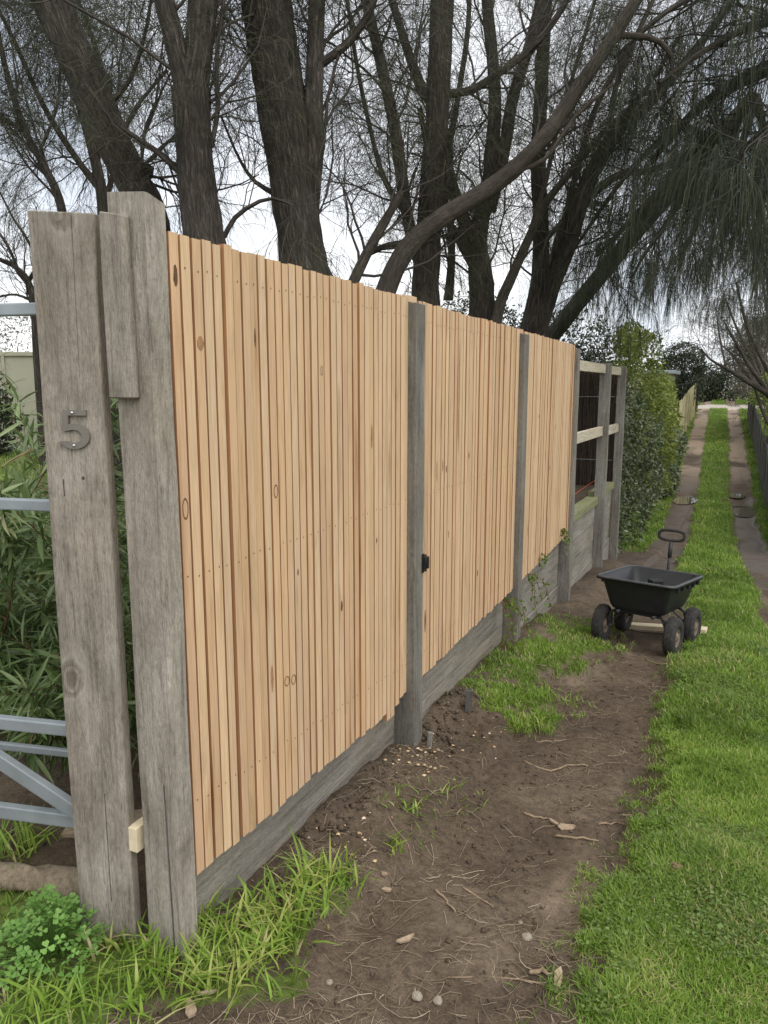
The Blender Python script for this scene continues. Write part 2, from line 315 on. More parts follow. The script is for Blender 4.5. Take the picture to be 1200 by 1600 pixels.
# ------------------------------------------------------------------ mesh helpers
def tagit(o, label=None, cat=None, group=None, kind=None):
    for k, v in (('label', label), ('category', cat), ('group', group), ('kind', kind)):
        if v: o[k] = v
    return o
def empty(name, loc, label, cat, group=None, rz=0):
    o = bpy.data.objects.new(name, None); COL.objects.link(o); o.location = loc; o.rotation_euler.z = rz; o.empty_display_size = .1
    return tagit(o, label, cat, group)
def link(name, me, mats, parent=None, loc=None):
    for m_ in (mats if isinstance(mats, (list, tuple)) else [mats]): me.materials.append(M[m_])
    o = bpy.data.objects.new(name, me); COL.objects.link(o)
    if parent: o.parent = parent
    if loc is not None: o.location = loc
    return o
class MB:
    def __init__(s): s.v = []; s.f = []; s.mi = []; s.sm = []
    def add(s, vs, fs, mi=0, smooth=False):
        n = len(s.v); s.v += [tuple(map(float, p)) for p in vs]; s.f += [[i + n for i in f] for f in fs]; s.mi += [mi] * len(fs); s.sm += [smooth] * len(fs); return s
    def box(s, a, b, mi=0, mtx=None, bev=0):
        x0, y0, z0 = a; x1, y1, z1 = b
        if bev:
            bm = bmesh.new(); bmesh.ops.create_cube(bm, size=1)
            for v in bm.verts: v.co = Vector(((x0 + x1) / 2 + v.co.x * (x1 - x0), (y0 + y1) / 2 + v.co.y * (y1 - y0), (z0 + z1) / 2 + v.co.z * (z1 - z0)))
            bmesh.ops.bevel(bm, geom=list(bm.edges), offset=bev, segments=2, affect='EDGES', profile=.6)
            vs = [v.co.copy() for v in bm.verts]; bm.verts.index_update(); fs = [[v.index for v in f.verts] for f in bm.faces]; bm.free()
        else:
            vs = [Vector(p) for p in ((x0, y0, z0), (x1, y0, z0), (x1, y1, z0), (x0, y1, z0), (x0, y0, z1), (x1, y0, z1), (x1, y1, z1), (x0, y1, z1))]
            fs = [(0, 3, 2, 1), (4, 5, 6, 7), (0, 1, 5, 4), (1, 2, 6, 5), (2, 3, 7, 6), (3, 0, 4, 7)]
        if mtx: vs = [mtx @ v for v in vs]
        return s.add(vs, fs, mi)
    def tube(s, P, R, n=8, mi=0, closed=False, cap=True):
        P = [Vector(p) for p in P]; K = len(P); R = R if hasattr(R, '__len__') else [R] * K
        rings = []; t0 = None
        for i in range(K):
            if closed: d = (P[(i + 1) % K] - P[i - 1])
            else: d = P[min(i + 1, K - 1)] - P[max(i - 1, 0)]
            d.normalize()
            if t0 is None: x = d.orthogonal().normalized()
            else: x = (x - d * x.dot(d)).normalized()
            t0 = d; y = d.cross(x)
            rings.append([P[i] + (x * math.cos(6.28319 * k / n) + y * math.sin(6.28319 * k / n)) * R[i] for k in range(n)])
        vs = [v for r in rings for v in r]; fs = []
        for i in range(K if closed else K - 1):
            j = (i + 1) % K
            for k in range(n): fs.append((i * n + k, i * n + (k + 1) % n, j * n + (k + 1) % n, j * n + k))
        if cap and not closed: fs += [tuple(range(n))[::-1], tuple((K - 1) * n + k for k in range(n))]
        return s.add(vs, fs, mi, True)
    def mesh(s, name):
        me = bpy.data.meshes.new(name); me.from_pydata(s.v, [], s.f)
        me.polygons.foreach_set('material_index', s.mi); me.polygons.foreach_set('use_smooth', s.sm); me.update(); return me
    def build(s, name, mats, parent=None, loc=None): return link(name, s.mesh(name), mats, parent, loc)

def np_mesh(name, V, F, tint=None, smooth=False):
    """V (n,3), F (m,k) with k 3 or 4"""
    V = np.asarray(V, np.float32); F = np.asarray(F, np.int32); me = bpy.data.meshes.new(name)
    me.vertices.add(len(V)); me.vertices.foreach_set('co', V.ravel())
    m_, k = F.shape; me.loops.add(m_ * k); me.loops.foreach_set('vertex_index', F.ravel())
    me.polygons.add(m_); me.polygons.foreach_set('loop_start', np.arange(0, m_ * k, k, dtype=np.int32))
    if smooth: me.polygons.foreach_set('use_smooth', np.ones(m_, bool))
    me.update(calc_edges=True)
    if tint is not None:
        a = me.attributes.new('tint', 'FLOAT', 'POINT'); a.data.foreach_set('value', np.asarray(tint, np.float32))
    return me
def unit(a): return a / np.maximum(np.linalg.norm(a, axis=-1, keepdims=True), 1e-9)
def ribbons(P, W, side, tint):
    """P (n,K,3) centre lines, W (n,K) half widths, side (n,3)"""
    n, K, _ = P.shape
    V = np.stack([P - side[:, None] * W[..., None], P + side[:, None] * W[..., None]], 2).reshape(-1, 3)
    b = (np.arange(n) * K * 2)[:, None] + (np.arange(K - 1) * 2)[None]
    F = np.stack([b, b + 1, b + 3, b + 2], -1).reshape(-1, 4)
    return V, F, np.repeat(tint, K * 2)
def tubes(P, R, n=4):
    """P (N,K,3), R (N,K)"""
    Nn, K, _ = P.shape; T = np.gradient(P, axis=1); T = unit(T)
    ref = np.where(np.abs(T[..., 2:3]) > .9, np.array([1., 0, 0]), np.array([0, 0, 1.])); A = unit(np.cross(T, ref)); B = np.cross(T, A)
    th = np.arange(n) * 2 * np.pi / n
    V = P[:, :, None] + R[:, :, None, None] * (A[:, :, None] * np.cos(th)[None, None, :, None] + B[:, :, None] * np.sin(th)[None, None, :, None])
    V = V.reshape(-1, 3); base = (np.arange(Nn) * K * n)[:, None, None] + (np.arange(K - 1) * n)[None, :, None]; k = np.arange(n)[None, None]
    F = np.stack([base + k, base + (k + 1) % n, base + n + (k + 1) % n, base + n + k], -1).reshape(-1, 4); return V, F
def rvec(n, g=G): return unit(g.normal(size=(n, 3)))

# ------------------------------------------------------------------ ground
def lines(*segs):
    out = []
    for a, b, st in segs: out += list(np.arange(a, b, st))
    return np.array(out + [segs[-1][1]])
gx = lines((-160, -30, 10), (-30, -8, 1.0), (-8, -2.2, .2), (-2.2, -1.54, .04), (-1.52, -1.40, .02), (-1.38, .95, .026), (.98, 3, .12), (3, 12, .6), (12, 160, 8))
gy = lines((-30, 0, 2), (0, .9, .15), (.9, 7, .026), (7, 12, .05), (12, 44, .14), (44, 60, 1), (60, 300, 12))
XX, YY = np.meshgrid(gx, gy, indexing='ij'); ZZ = height(XX, YY)
V = np.stack([XX, YY, ZZ], -1).reshape(-1, 3); nx, ny = len(gx), len(gy)
i0 = (np.arange(nx - 1) * ny)[:, None] + np.arange(ny - 1)[None]
F = np.stack([i0, i0 + ny, i0 + ny + 1, i0 + 1], -1).reshape(-1, 4)
me = np_mesh('ground', V, F, None, True)
cov, road = lane_cover(V[:, 0], V[:, 1])
garden = (V[:, 0] < -1.46) & (V[:, 1] > 1.55) & (V[:, 1] < 10); cov = np.where(garden, np.where(V[:, 0] > -4.5, .1, .8), cov)
n_ = fbm(V[:, 0], V[:, 1], 1.3, 33)
wet = (1 - cov) * ss(8, 11, V[:, 1]) * (1 - ss(19.5, 23, V[:, 1])) * ss(.28, .5, n_)
pale = (1 - cov) * (ss(19, 24, V[:, 1]) * ss(.3, .5, n_) * .85 + .34 * (1 - ss(3.0, 4.0, V[:, 1])) * ss(.5, .72, fbm(V[:, 0] * 1.8, V[:, 1], 2.6, 57)) * np.exp(-((V[:, 0] + .52) / .2) ** 2))
for nme, val in (('cover', cov), ('road', road), ('wet', wet), ('pale', np.clip(pale, 0, 1))):
    a = me.attributes.new(nme, 'FLOAT', 'POINT'); a.data.foreach_set('value', np.asarray(val, np.float32))
tagit(link('ground', me, 'ground'), kind='structure')
for (cx, cy, rx, ry, z0), sd0 in zip(PUD, (310, 320, 330, 340)):
    mb = MB(); k = 44; vs = [(0, 0, 0)]
    for i in range(k):
        th = i * 6.28319 / k; vs.append((math.cos(th) * rx * 1.25, math.sin(th) * ry * 1.25, 0))
    mb.add(vs, [(0, 1 + i, 1 + (i + 1) % k) for i in range(k)])
    tagit(mb.build('puddle', 'water', None, (cx, cy, z0)), kind='structure')

# ------------------------------------------------------------------ slat fence
FX = -1.345                                        # front plane of the slats
fence = empty('timber_fence', (FX, 1.5, 0), 'long fence of new vertical timber slats between grey posts on a sleeper wall', 'fence')
def fpart(mb, name, mats, loc): 
    o = mb.build(name, mats, fence); o.location = Vector(loc) - fence.location; return o
def grooved_post(name, mtl, x0, x1, y0, y1, z0, z1, bev=.006, seed=0, slant=0.0, parent=fence, nz_=14):
    """a squared post with soft edges and slightly uneven faces"""
    bm = bmesh.new(); bmesh.ops.create_cube(bm, size=1)
    for v in bm.verts: v.co = Vector((v.co.x * (x1 - x0), v.co.y * (y1 - y0), v.co.z * (z1 - z0)))
    bmesh.ops.bevel(bm, geom=list(bm.edges), offset=bev, segments=2, affect='EDGES', profile=.6)
    for k in range(1, nz_):
        z = (z1 - z0) * (k / nz_ - .5)
        bmesh.ops.bisect_plane(bm, geom=bm.verts[:] + bm.edges[:] + bm.faces[:], plane_co=(0, 0, z), plane_no=(0, 0, 1))
    for v in bm.verts:
        q = vnoise([v.co.z * 3 + seed * 7.1], [seed * 3.3 + (v.co.x > 0) * 5 + (v.co.y > 0) * 9], 4)[0] - .5
        v.co.x += q * .005; v.co.y += (vnoise([v.co.z * 2.3 + 31 + seed], [seed + 2.], 5)[0] - .5) * .005
        if v.co.z > 0 and slant: v.co.z += v.co.x * slant
    me_ = bpy.data.meshes.new(name); bm.to_mesh(me_); bm.free()
    for p in me_.polygons: p.use_smooth = False
    o = link(name, me_, mtl, parent); c = Vector(((x0 + x1) / 2, (y0 + y1) / 2, (z0 + z1) / 2))
    o.location = c - (parent.location if parent else Vector()); return o
# end post by the gate, thicker behind the first slat
mb = MB(); prof = [(-1.475, 1.492), (-1.468, 1.486), (-1.352, 1.486), (-1.345, 1.493), (-1.345, 1.552), (-1.374, 1.552), (-1.374, 1.572), (-1.475, 1.572)]
zs = [-.25] + list(np.linspace(0, 2.05, 16)) ; vs = []; nP = len(prof)
for k, z in enumerate(zs):
    for j, (x, y) in enumerate(prof):
        q = (vnoise([z * 3.1 + 3], [j * .0 + 4.], 6)[0] - .5) * .006
        zz = z + (0 if k < len(zs) - 1 else (.03 - .25 * max(0, y - 1.49) - .16 * max(0, x + 1.42)))
        vs.append((x + q, y, zz))
fs = [(k * nP + j, k * nP + (j + 1) % nP, (k + 1) * nP + (j + 1) % nP, (k + 1) * nP + j) for k in range(len(zs) - 1) for j in range(nP)]
fs.append(tuple((len(zs) - 1) * nP + j for j in range(nP)))
mb.add([(x + 1.41, y - 1.57, z) for x, y, z in vs], fs); p0 = fpart(mb, 'post', 'grey', (-1.41, 1.57, 0)); p0['label'] = 'broad cracked grey end post beside the gate post'
# long shrinkage crack strip low on the end post's corner
mb = MB(); mb.box((-.0016, -.0015, 0), (.0016, .0012, .5), 0, Matrix.Rotation(-.02, 4, 'Y')); fpart(mb, 'crack', 'darkpal', (-1.372, 1.4862, .02))
posts = [(3.07, 3.175, 1.965, -.35), (4.852, 4.945, 1.945, -.45), (6.53, 6.62, 1.93, -.55), (8.22, 8.30, 1.86, -.62), (9.30, 9.385, 1.855, -.75)]
for k, (y0, y1, zt, zb) in enumerate(posts):
    grooved_post('post', 'greypost', (-1.48, -1.47, -1.45, -1.42, -1.40)[k], -1.31, y0, y1, zb, zt, .005, k + 1, -.02)
knots = {(0, 0): [(1.28, .012, .03, 'ring'), (1.885, .008, .028, 'dark')], (0, 10): [(1.275, .012, .022, 'ring')], (0, 13): [(.98, .004, .012, 'dark')],
         (0, 11): [(.62, .015, .018, 'ring')], (0, 12): [(.61, .014, .018, 'ring')], (0, 20): [(.78, .007, .022, 'dark')], (0, 9): [(.66, .007, .05, 'stain')],
         (0, 17): [(1.66, .008, .016, 'ring')], (0, 26): [(1.41, .008, .05, 'stain')], (0, 27): [(.98, .005, .012, 'dark')], (0, 2): [(1.72, .014, .02, 'stain')], (0, 8): [(1.75, .004, .03, 'dark')],
         (1, 8): [(1.2, .006, .02, 'dark')], (1, 2): [(.48, .008, .06, 'dark')], (1, 16): [(1.24, .006, .018, 'dark')], (1, 20): [(.55, .007, .02, 'dark')], (1, 7): [(1.22, .006, .03, 'stain')], (1, 12): [(1.55, .007, .3, 'stain')], (1, 5): [(1.2, .006, .05, 'stain')], (1, 9): [(.86, .006, .02, 'stain')],
         (2, 10): [(1.4, .007, .012, 'dark')], (2, 18): [(1.0, .006, .014, 'dark')], (2, 22): [(1.3, .005, .03, 'dark')], (2, 5): [(.6, .006, .04, 'stain')]}
bays = [(1.556, 3.068, 35, lambda u: .205 - .03 * u), (3.178, 4.848, 39, lambda u: .205 + .055 * u), (4.95, 6.527, 36, lambda u: .265 + .075 * u)]
for bi, (ya, yb, cnt, zbot) in enumerate(bays):
    pitch = (yb - ya) / cnt
    for i in range(cnt):
        r_ = random.Random(bi * 100 + i); y0 = ya + i * pitch + r_.uniform(.0064, .0088) + (.003 if r_.random() < .15 else 0); y1 = ya + (i + 1) * pitch - r_.uniform(0, .0012)
        u = i / cnt; zt = 1.993 - .02 * (bi * .6 + u * .5) + r_.uniform(-.004, .004); zb = zbot(u) + r_.uniform(-.007, .007)
        if bi == 0 and i in (30, 31): zb -= .035
        if bi == 0 and i in (9, 10): zb -= .01
        if bi == 0 and i >= 33: zb += .02
        px_ = r_.uniform(-.0045, .002) + (.004 if r_.random() < .1 else 0); th = .021; wd = y1 - y0; e = .0012; tilt = r_.uniform(-.0012, .0012)
        h = zt - zb; mb = MB()
        # a planed batten with eased edges: 6-sided section
        sec = [(px_ - th, 0), (px_ - e, 0), (px_, e), (px_, wd - e), (px_ - e, wd), (px_ - th, wd)]
        lev = [0, h * .5, h]; vs = [(x, y - wd / 2 + tilt * (k - 1) + (.0008 * math.sin(i * 3.1) if k == 1 else 0), z) for k, z in enumerate(lev) for (x, y) in sec]
        fs = [(k * 6 + j, k * 6 + (j + 1) % 6, (k + 1) * 6 + (j + 1) % 6, (k + 1) * 6 + j) for k in range(2) for j in range(6)] + [(5, 4, 3, 2, 1, 0), tuple(range(12, 18))]
        mb.add(vs, fs)
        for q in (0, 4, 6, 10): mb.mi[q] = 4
        def disc(yc, zc, ry, rz, mi, out=.0009, seg=9):
            c = [(px_ + out, yc + ry * math.cos(6.2832 * q / seg) * (1 + .2 * math.sin(q * 2.7 + i)), zc + rz * math.sin(6.2832 * q / seg)) for q in range(seg)]
            mb.add(c, [tuple(range(seg))], mi)
        for zr in (1.905 - .01 * bi, 1.09 + .01 * bi + .02 * u, (.43 - .09 * u if bi == 0 else .33 + .05 * u if bi == 1 else .40 + .06 * u)):
            if r_.random() < .94: disc(r_.uniform(-.005, .005), zr - zb + r_.uniform(-.006, .006), .0024, .0030, 1, .0011, 6)
        for (zk, ry, rz, ty) in knots.get((bi, i), []):
            zc = zk - zb; ry = min(ry, wd / 2 - .002)
            if ty == 'ring':
                seg = 16; a = []
                for q in range(seg):
                    th_ = 6.2832 * q / seg; a += [(px_ + .0010, ry * math.cos(th_), zc + rz * math.sin(th_)), (px_ + .0010, ry * .78 * math.cos(th_), zc + rz * .84 * math.sin(th_))]
                mb.add(a, [(2 * q, 2 * ((q + 1) % seg), 2 * ((q + 1) % seg) + 1, 2 * q + 1) for q in range(seg)], 2)
            else: disc(0, zc, ry, rz, 2 if ty == 'dark' else 3)
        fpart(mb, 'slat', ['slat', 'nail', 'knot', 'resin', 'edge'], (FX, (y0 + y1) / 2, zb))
# rails behind the slats, and the bare rails of the two open bays
for (ya, yb) in ((1.58, 3.066), (3.18, 4.848), (4.95, 6.527)):
    for zr in (1.87, 1.07, .40):
        mb = MB(); mb.box((-.0425, 0, -.035), (0, yb - ya, .035), 0, None, .003); fpart(mb, 'rail', 'offcut', (-1.377, ya, zr))
for (ya, yb, zt, zm) in ((6.625, 8.215, 1.80, 1.155), (8.305, 9.295, 1.795, 1.14)):
    for zr, hh in ((zt, .045), (zm, .048)):
        mb = MB(); mb.box((-.045, 0, -hh), (0, yb - ya, hh), 0, None, .003); fpart(mb, 'rail', 'palerail', (-1.36, ya, zr))
# rail end showing between the two gate-side posts
mb = MB(); mb.box((-.016, -.0, -.037), (.016, .10, .037), 0, None, .002); o = fpart(mb, 'rail_end', 'offcut', (-1.502, 1.477, .325)); o['label'] = 'fresh sawn rail end sticking out behind the gate post'
# top ends of the rails over the posts
for (y0, y1, zt, _), c in zip(posts[:2], ('slat', 'slat')):
    mb = MB(); mb.box((-.04, 0, 0), (0, y1 - y0 - .004, .028), 0, None, .002); fpart(mb, 'packer', c, (-1.352, y0 + .002, zt + .004))
# sleepers of the low wall
walls = [(1.58, 3.065, [.20, .0, -.2], 0), (3.18, 4.848, [.235, .205, .0, -.2], 1), (4.95, 6.525, [.30, .27, .07, -.13, -.33], 2), (6.625, 8.215, [.37, .17, -.03, -.23], 3), (8.305, 9.295, [.41, .21, .01, -.19, -.39], 4)]
for ya, yb, tops, wi in walls:
    for k, zt in enumerate(tops):
        nxt = tops[k + 1] + .004 if k + 1 < len(tops) else zt - .2
        bx_ = -.005 * ((k * 7 + wi * 3) % 3); hh = zt - nxt
        o = grooved_post('sleeper', 'sleeper', -1.475, -1.405 + bx_ + (.006 if hh < .1 else 0), ya, yb, nxt, zt, .006 if hh > .05 else .003, 20 + k + wi * 5, 0, fence, 2)
for ya, yb, zt in ((6.625, 8.215, .452), (8.305, 9.295, .495)):
    o = grooved_post('sleeper', 'moss', -1.50, -1.375, ya, yb, zt - .078, zt, .008, 50, 0, fence, 2); o['label'] = 'mossy green capping sleeper of the open bay'
# latch bracket on the first grey post
mb = MB(); mb.box((0, 0, -.045), (.005, .022, .045), 0, None, .001).box((.005, .004, -.03), (.016, .010, .03)).box((.0, .024, -.028), (.02, .045, .028), 0, None, .002).tube([(.01, .023, -.04), (.01, .023, .04)], .005, 8)
o = fpart(mb, 'hinge', 'iron', (-1.309, 3.15, .80)); o['label'] = 'small black iron gate hinge on the grey post'

# ------------------------------------------------------------------ gate post with the number
ga = math.radians(14.7)
gpost = empty('gate_post', (-1.687, 1.43, 0), 'tall weathered grey timber gate post carrying a metal number 5', 'post', None, ga)
def lump_board(name, wd, th, z0, z1, parent, loc, seed, bev, slant=0, mtl='grey'):
    bm = bmesh.new(); bmesh.ops.create_cube(bm, size=1)
    for v in bm.verts: v.co = Vector(((v.co.x + .5) * wd, (v.co.y + .5) * th, z0 + (v.co.z + .5) * (z1 - z0)))
    bmesh.ops.bevel(bm, geom=[e for e in bm.edges if abs(e.verts[0].co.z - e.verts[1].co.z) > .1], offset=bev, segments=4, affect='EDGES', profile=.5)
    bmesh.ops.bevel(bm, geom=[e for e in bm.edges if abs(e.verts[0].co.z - e.verts[1].co.z) < .001], offset=.003, segments=1, affect='EDGES')
    for k in range(1, 26): bmesh.ops.bisect_plane(bm, geom=bm.verts[:] + bm.edges[:] + bm.faces[:], plane_co=(0, 0, z0 + (z1 - z0) * k / 26), plane_no=(0, 0, 1))
    for v in bm.verts:
        q = vnoise([v.co.z * 2.7 + seed], [(v.co.x > wd / 2) * 6. + seed], 8)[0] - .5; v.co.x += q * .009
        q2 = vnoise([v.co.z * 4 + seed * 2], [v.co.x * 14], 9)[0] - .5; v.co.y += q2 * .004
        if v.co.z > z1 - .02: v.co.z += slant * v.co.x + .006 * (vnoise([v.co.x * 40], [seed], 2)[0] - .5)
    me_ = bpy.data.meshes.new(name); bm.to_mesh(me_); bm.free(); o = link(name, me_, mtl, parent); o.location = loc; return o
lump_board('post_timber', .182, .042, -.2, 2.045, gpost, (0, 0, 0), 1.3, .007, -.06)
o = lump_board('bridging_board', .088, .026, 1.575, 2.035, gpost, (.205, -.020, 0), 4.1, .011, -.22); o.rotation_euler.z = -ga; o['label'] = 'short grey board joining the gate post to the fence post'
mb = MB()   # drying cracks and nail heads in the old boards
mb.box((-.0005, -.0016, 1.63), (.0005, 0, 2.03), 0, Matrix.Translation((.098, .0015, 0)) @ Matrix.Rotation(.012, 4, 'Y')).build('crack', 'darkpal', gpost)
MB().box((-.001, -.0018, 1.315), (.0012, 0, 1.36)).build('crack', 'darkpal', gpost, (.05, .001, 0))
MB().box((-.0008, -.0016, 0), (.0008, .001, .34)).build('crack', 'darkpal', gpost, (.112, .0005, .12))
for (x, z) in ((.11, 1.365),):
    MB().tube([(0, .002, 0), (0, -.002, 0)], .0045, 8).build('nail_head', 'nail', gpost, (x, .0005, z))
num = empty('house_number', (0, 0, 0), None, None)
del_keys = [k for k in num.keys()]
num.parent = gpost; num.location = (.072, -.001, 1.492)
def five():
    mb = MB(); d0, d1 = 0, -.007
    def prism(pts): 
        n = len(pts); vs = [(x, d0, z) for x, z in pts] + [(x, d1, z) for x, z in pts]
        mb.add(vs, [tuple(range(n, 2 * n))] + [(i, (i + 1) % n, n + (i + 1) % n, n + i) for i in range(n)])
    # outline of the digit in a 0..1 box, bowl as an arc
    out = [(.16, 1.0), (.80, 1.0), (.80, .86), (.31, .86), (.295, .62)]
    cx, cz, ro, ri = .43, .315, .335, .175
    th = [math.radians(a) for a in range(118, -146, -12)]
    outer = [(cx + 1.28 * ro * math.cos(a), cz + ro * math.sin(a)) for a in th if a < math.radians(112)]
    inner = [(cx + 1.28 * ri * math.cos(a), cz + ri * math.sin(a)) for a in th][::-1]
    pts = [(.16, 1.0), (.80, 1.0), (.80, .86), (.31, .86), (.295, .60)] + outer + [(.0, .17)] + inner + [(.13, .44)]
    return [(x * .106 - .05, z * .100 - .05) for x, z in pts]
pts = five(); mb = MB(); n = len(pts)
bm = bmesh.new(); vv = [bm.verts.new((x, -.007, z)) for x, z in pts]; f_ = bm.faces.new(vv); r5 = bmesh.ops.extrude_face_region(bm, geom=[f_])
for v in [g for g in r5['geom'] if isinstance(g, bmesh.types.BMVert)]: v.co.y = .0
bmesh.ops.triangulate(bm, faces=[f for f in bm.faces if len(f.verts) > 4]); bmesh.ops.recalc_face_normals(bm, faces=bm.faces)
me = bpy.data.meshes.new('house_number'); bm.to_mesh(me); bm.free()
bpy.data.objects.remove(num); num = link('house_number', me, 'numeral', gpost, (.099, -.002, 1.494)); num['label'] = 'grey metal digit 5 fixed with two screws'
for z in (.043, -.0425): MB().tube([(0, 0, 0), (0, -.003, 0)], .0035, 10).build('screw', 'steel', num, (-.004, -.007, z))

# ------------------------------------------------------------------ galvanised gate
gate = empty('field_gate', (-1.66, 1.52, 0), 'galvanised steel field gate with a diagonal brace behind the gate post', 'gate', None, math.radians(180 + 13.5))
def bar(name, z0, z1, ln=1.7, x0=.0, y=0, d=.028):
    mb = MB(); mb.box((x0, -d / 2, z0), (ln, d / 2, z1), 0, None, .004); return mb.build(name, 'galv', gate, (0, y, 0))
for (a, b) in ((1.795, 1.828), (1.258, 1.290), (.585, .622), (.290, .332)): bar('rail', a, b)
bar('rail', .37, .395, 1.6, .06, -.25, .02)
mb = MB(); mb.box((-.036, -.0145, .30), (-.002, .0145, 1.86), 0, None, .004); mb.build('stile', 'galv', gate)
L = math.hypot(.62, .34); an = math.atan2(.34, .62)
mb = MB(); mb.box((0, -.013, -.022), (L, .013, .022), 0, None, .003); o = mb.build('brace', 'galv', gate); o.location = (.02, .0285, .335); o.rotation_euler.y = -an

# ------------------------------------------------------------------ cart
cz0, cz1 = H1(-.62, 5.42), H1(-.44, 6.05)
cart = empty('garden_cart', (-.575, 5.78, (cz0 + cz1) / 2 - .01), 'black poly dump cart with four knobbly tyres and upright handle on the path', 'cart', None, math.radians(-12.8))
cart.scale = (1.0, .95, 1.05); cart.rotation_euler = (math.atan2(cz1 - cz0, .65) * .95, 0, math.radians(-12.8))
def rrect(hx, hy, r, k=5):
    out = []
    for sx, sy, a0 in ((1, 1, 0), (-1, 1, 90), (-1, -1, 180), (1, -1, 270)):
        for q in range(k + 1):
            a = math.radians(a0 + 90 * q / k); out.append((sx * (hx - r) + r * math.cos(a), sy * (hy - r) + r * math.sin(a)))
    return out
mb = MB(); prof = [(.155, .27, .05, .265), (.172, .285, .055, .272), (.186, .302, .055, .30), (.228, .358, .05, .47), (.236, .366, .05, .486), (.262, .392, .06, .488), (.266, .396, .06, .478), (.262, .392, .06, .496), (.226, .356, .05, .494), (.178, .295, .05, .30), (.165, .28, .05, .285)]
rings = [[(x, y, z) for x, y in rrect(hx, hy, r)] for hx, hy, r, z in prof]; n = len(rings[0])
vs = [p for r in rings for p in r]; fs = [(k * n + j, k * n + (j + 1) % n, (k + 1) * n + (j + 1) % n, (k + 1) * n + j) for k in range(len(rings) - 1) for j in range(n)]
mi_ = [0] * len(fs); fs += [tuple(range(n))[::-1], tuple((len(rings) - 1) * n + j for j in range(n))]
mb.add(vs, fs, 0, True); tub = mb.build('tub', 'plastic', cart); tub.scale = (1.1, .96, 1.0)
mb = MB(); mb.tube([(x, y, .492) for x, y in rrect(.256, .386, .06, 6)], .0095, 8, 0, True); mb.build('rim', 'rim_plastic', tub)
for s in (-1, 1):
    for y in (-.25, -.12, .02, .15, .27): MB().box((-.012, -.014, 0), (.012, .014, .055), 0, None, .004).build('rib', 'plastic', tub, (s * .246, y, .44))
for x in (-.12, .0, .12): MB().box((-.012, -.010, 0), (.012, .010, .045), 0, None, .004).build('rib', 'plastic', tub, (x, .377, .445))
fr = MB()
for s in (-1, 1): fr.tube([(s * .13, -.3, .255), (s * .13, .3, .255)], .012, 8)
fr.tube([(0, .3, .255), (0, .36, .30), (0, .40, .40)], .012, 8)
for y in (-.22, .25):
    fr.tube([(-.215, y, .13), (-.212, y, .19), (-.195, y, .235), (-.16, y, .252), (.16, y, .252), (.195, y, .235), (.212, y, .19), (.215, y, .13)], .0125, 8)
    for s in (-1, 1):
        fr.tube([(s * .19, y, .135), (s * .30, y, .135)], .008, 8)
        fr.tube([(s * .21, y, .15), (s * .13, y + (.1 if y < 0 else -.1), .25)], .006, 6)
fr.build('frame', 'frame', cart)
def tyre_mesh():
    mb = MB(); R0, hw = .137, .042; sec = []
    for q in range(12):
        a = 2 * math.pi * q / 12; sec.append((hw * math.copysign(abs(math.cos(a)) ** .7, math.cos(a)), .098 + .036 * math.copysign(abs(math.sin(a)) ** .8, math.sin(a))))
    k = 36; vs = []; 
    for i in range(k):
        a = 2 * math.pi * i / k
        for j, (x, r) in enumerate(sec):
            lug = .005 if (r > .118 and (i + (j % 2)) % 2 == 0) else 0
            vs.append((x, (r + lug) * math.cos(a), (r + lug) * math.sin(a)))
    fs = [(i * 12 + j, i * 12 + (j + 1) % 12, ((i + 1) % k) * 12 + (j + 1) % 12, ((i + 1) % k) * 12 + j) for i in range(k) for j in range(12)]
    mb.add(vs, fs, 0, False); return mb.mesh('tyre')
def hub_mesh():
    mb = MB()
    pf = [(.030, .066), (.018, .060), (.012, .045), (.028, .028), (.036, .020), (.040, .012), (.040, .001)]; k = 20; vs = []
    for x, r in pf: vs += [(x, r * math.cos(6.2832 * i / k), r * math.sin(6.2832 * i / k)) for i in range(k)]
    fs = [(a * k + i, a * k + (i + 1) % k, (a + 1) * k + (i + 1) % k, (a + 1) * k + i) for a in range(len(pf) - 1) for i in range(k)]
    mb.add(vs, fs, 0, True); mb.add([(-x, y, z) for x, y, z in vs], [f[::-1] for f in fs], 0, True); return mb.mesh('rim')
tm, hm = tyre_mesh(), hub_mesh(); tm.materials.append(M['rubber']); hm.materials.append(M['hub'])
for y in (-.22, .25):
    for s in (-1, 1):
        we = bpy.data.objects.new('wheel', tm); COL.objects.link(we); we.parent = cart; we.location = (s * .262, y, .137); we.rotation_euler = (rnd.uniform(0, 6), 0, rnd.uniform(-.04, .04))
        hb = bpy.data.objects.new('rim', hm); COL.objects.link(hb); hb.parent = we
hd = MB(); hd.tube([(.0, .40, .28), (.0, .425, .5), (.0, .435, .62)], .011, 10).tube([(0, .434, .585), (0, .442, .70)], .016, 10).build('handle_shaft', 'frame', cart)
mb = MB(); pts = []
for q in range(28):
    a = 6.2832 * q / 28; x = math.cos(a); z = math.sin(a); pts.append((.098 * math.copysign(abs(x) ** .6, x), .445, .752 + .038 * math.copysign(abs(z) ** .75, z)))
mb.tube(pts, .0115, 8, 0, True); mb.build('grip', 'rubber', cart)
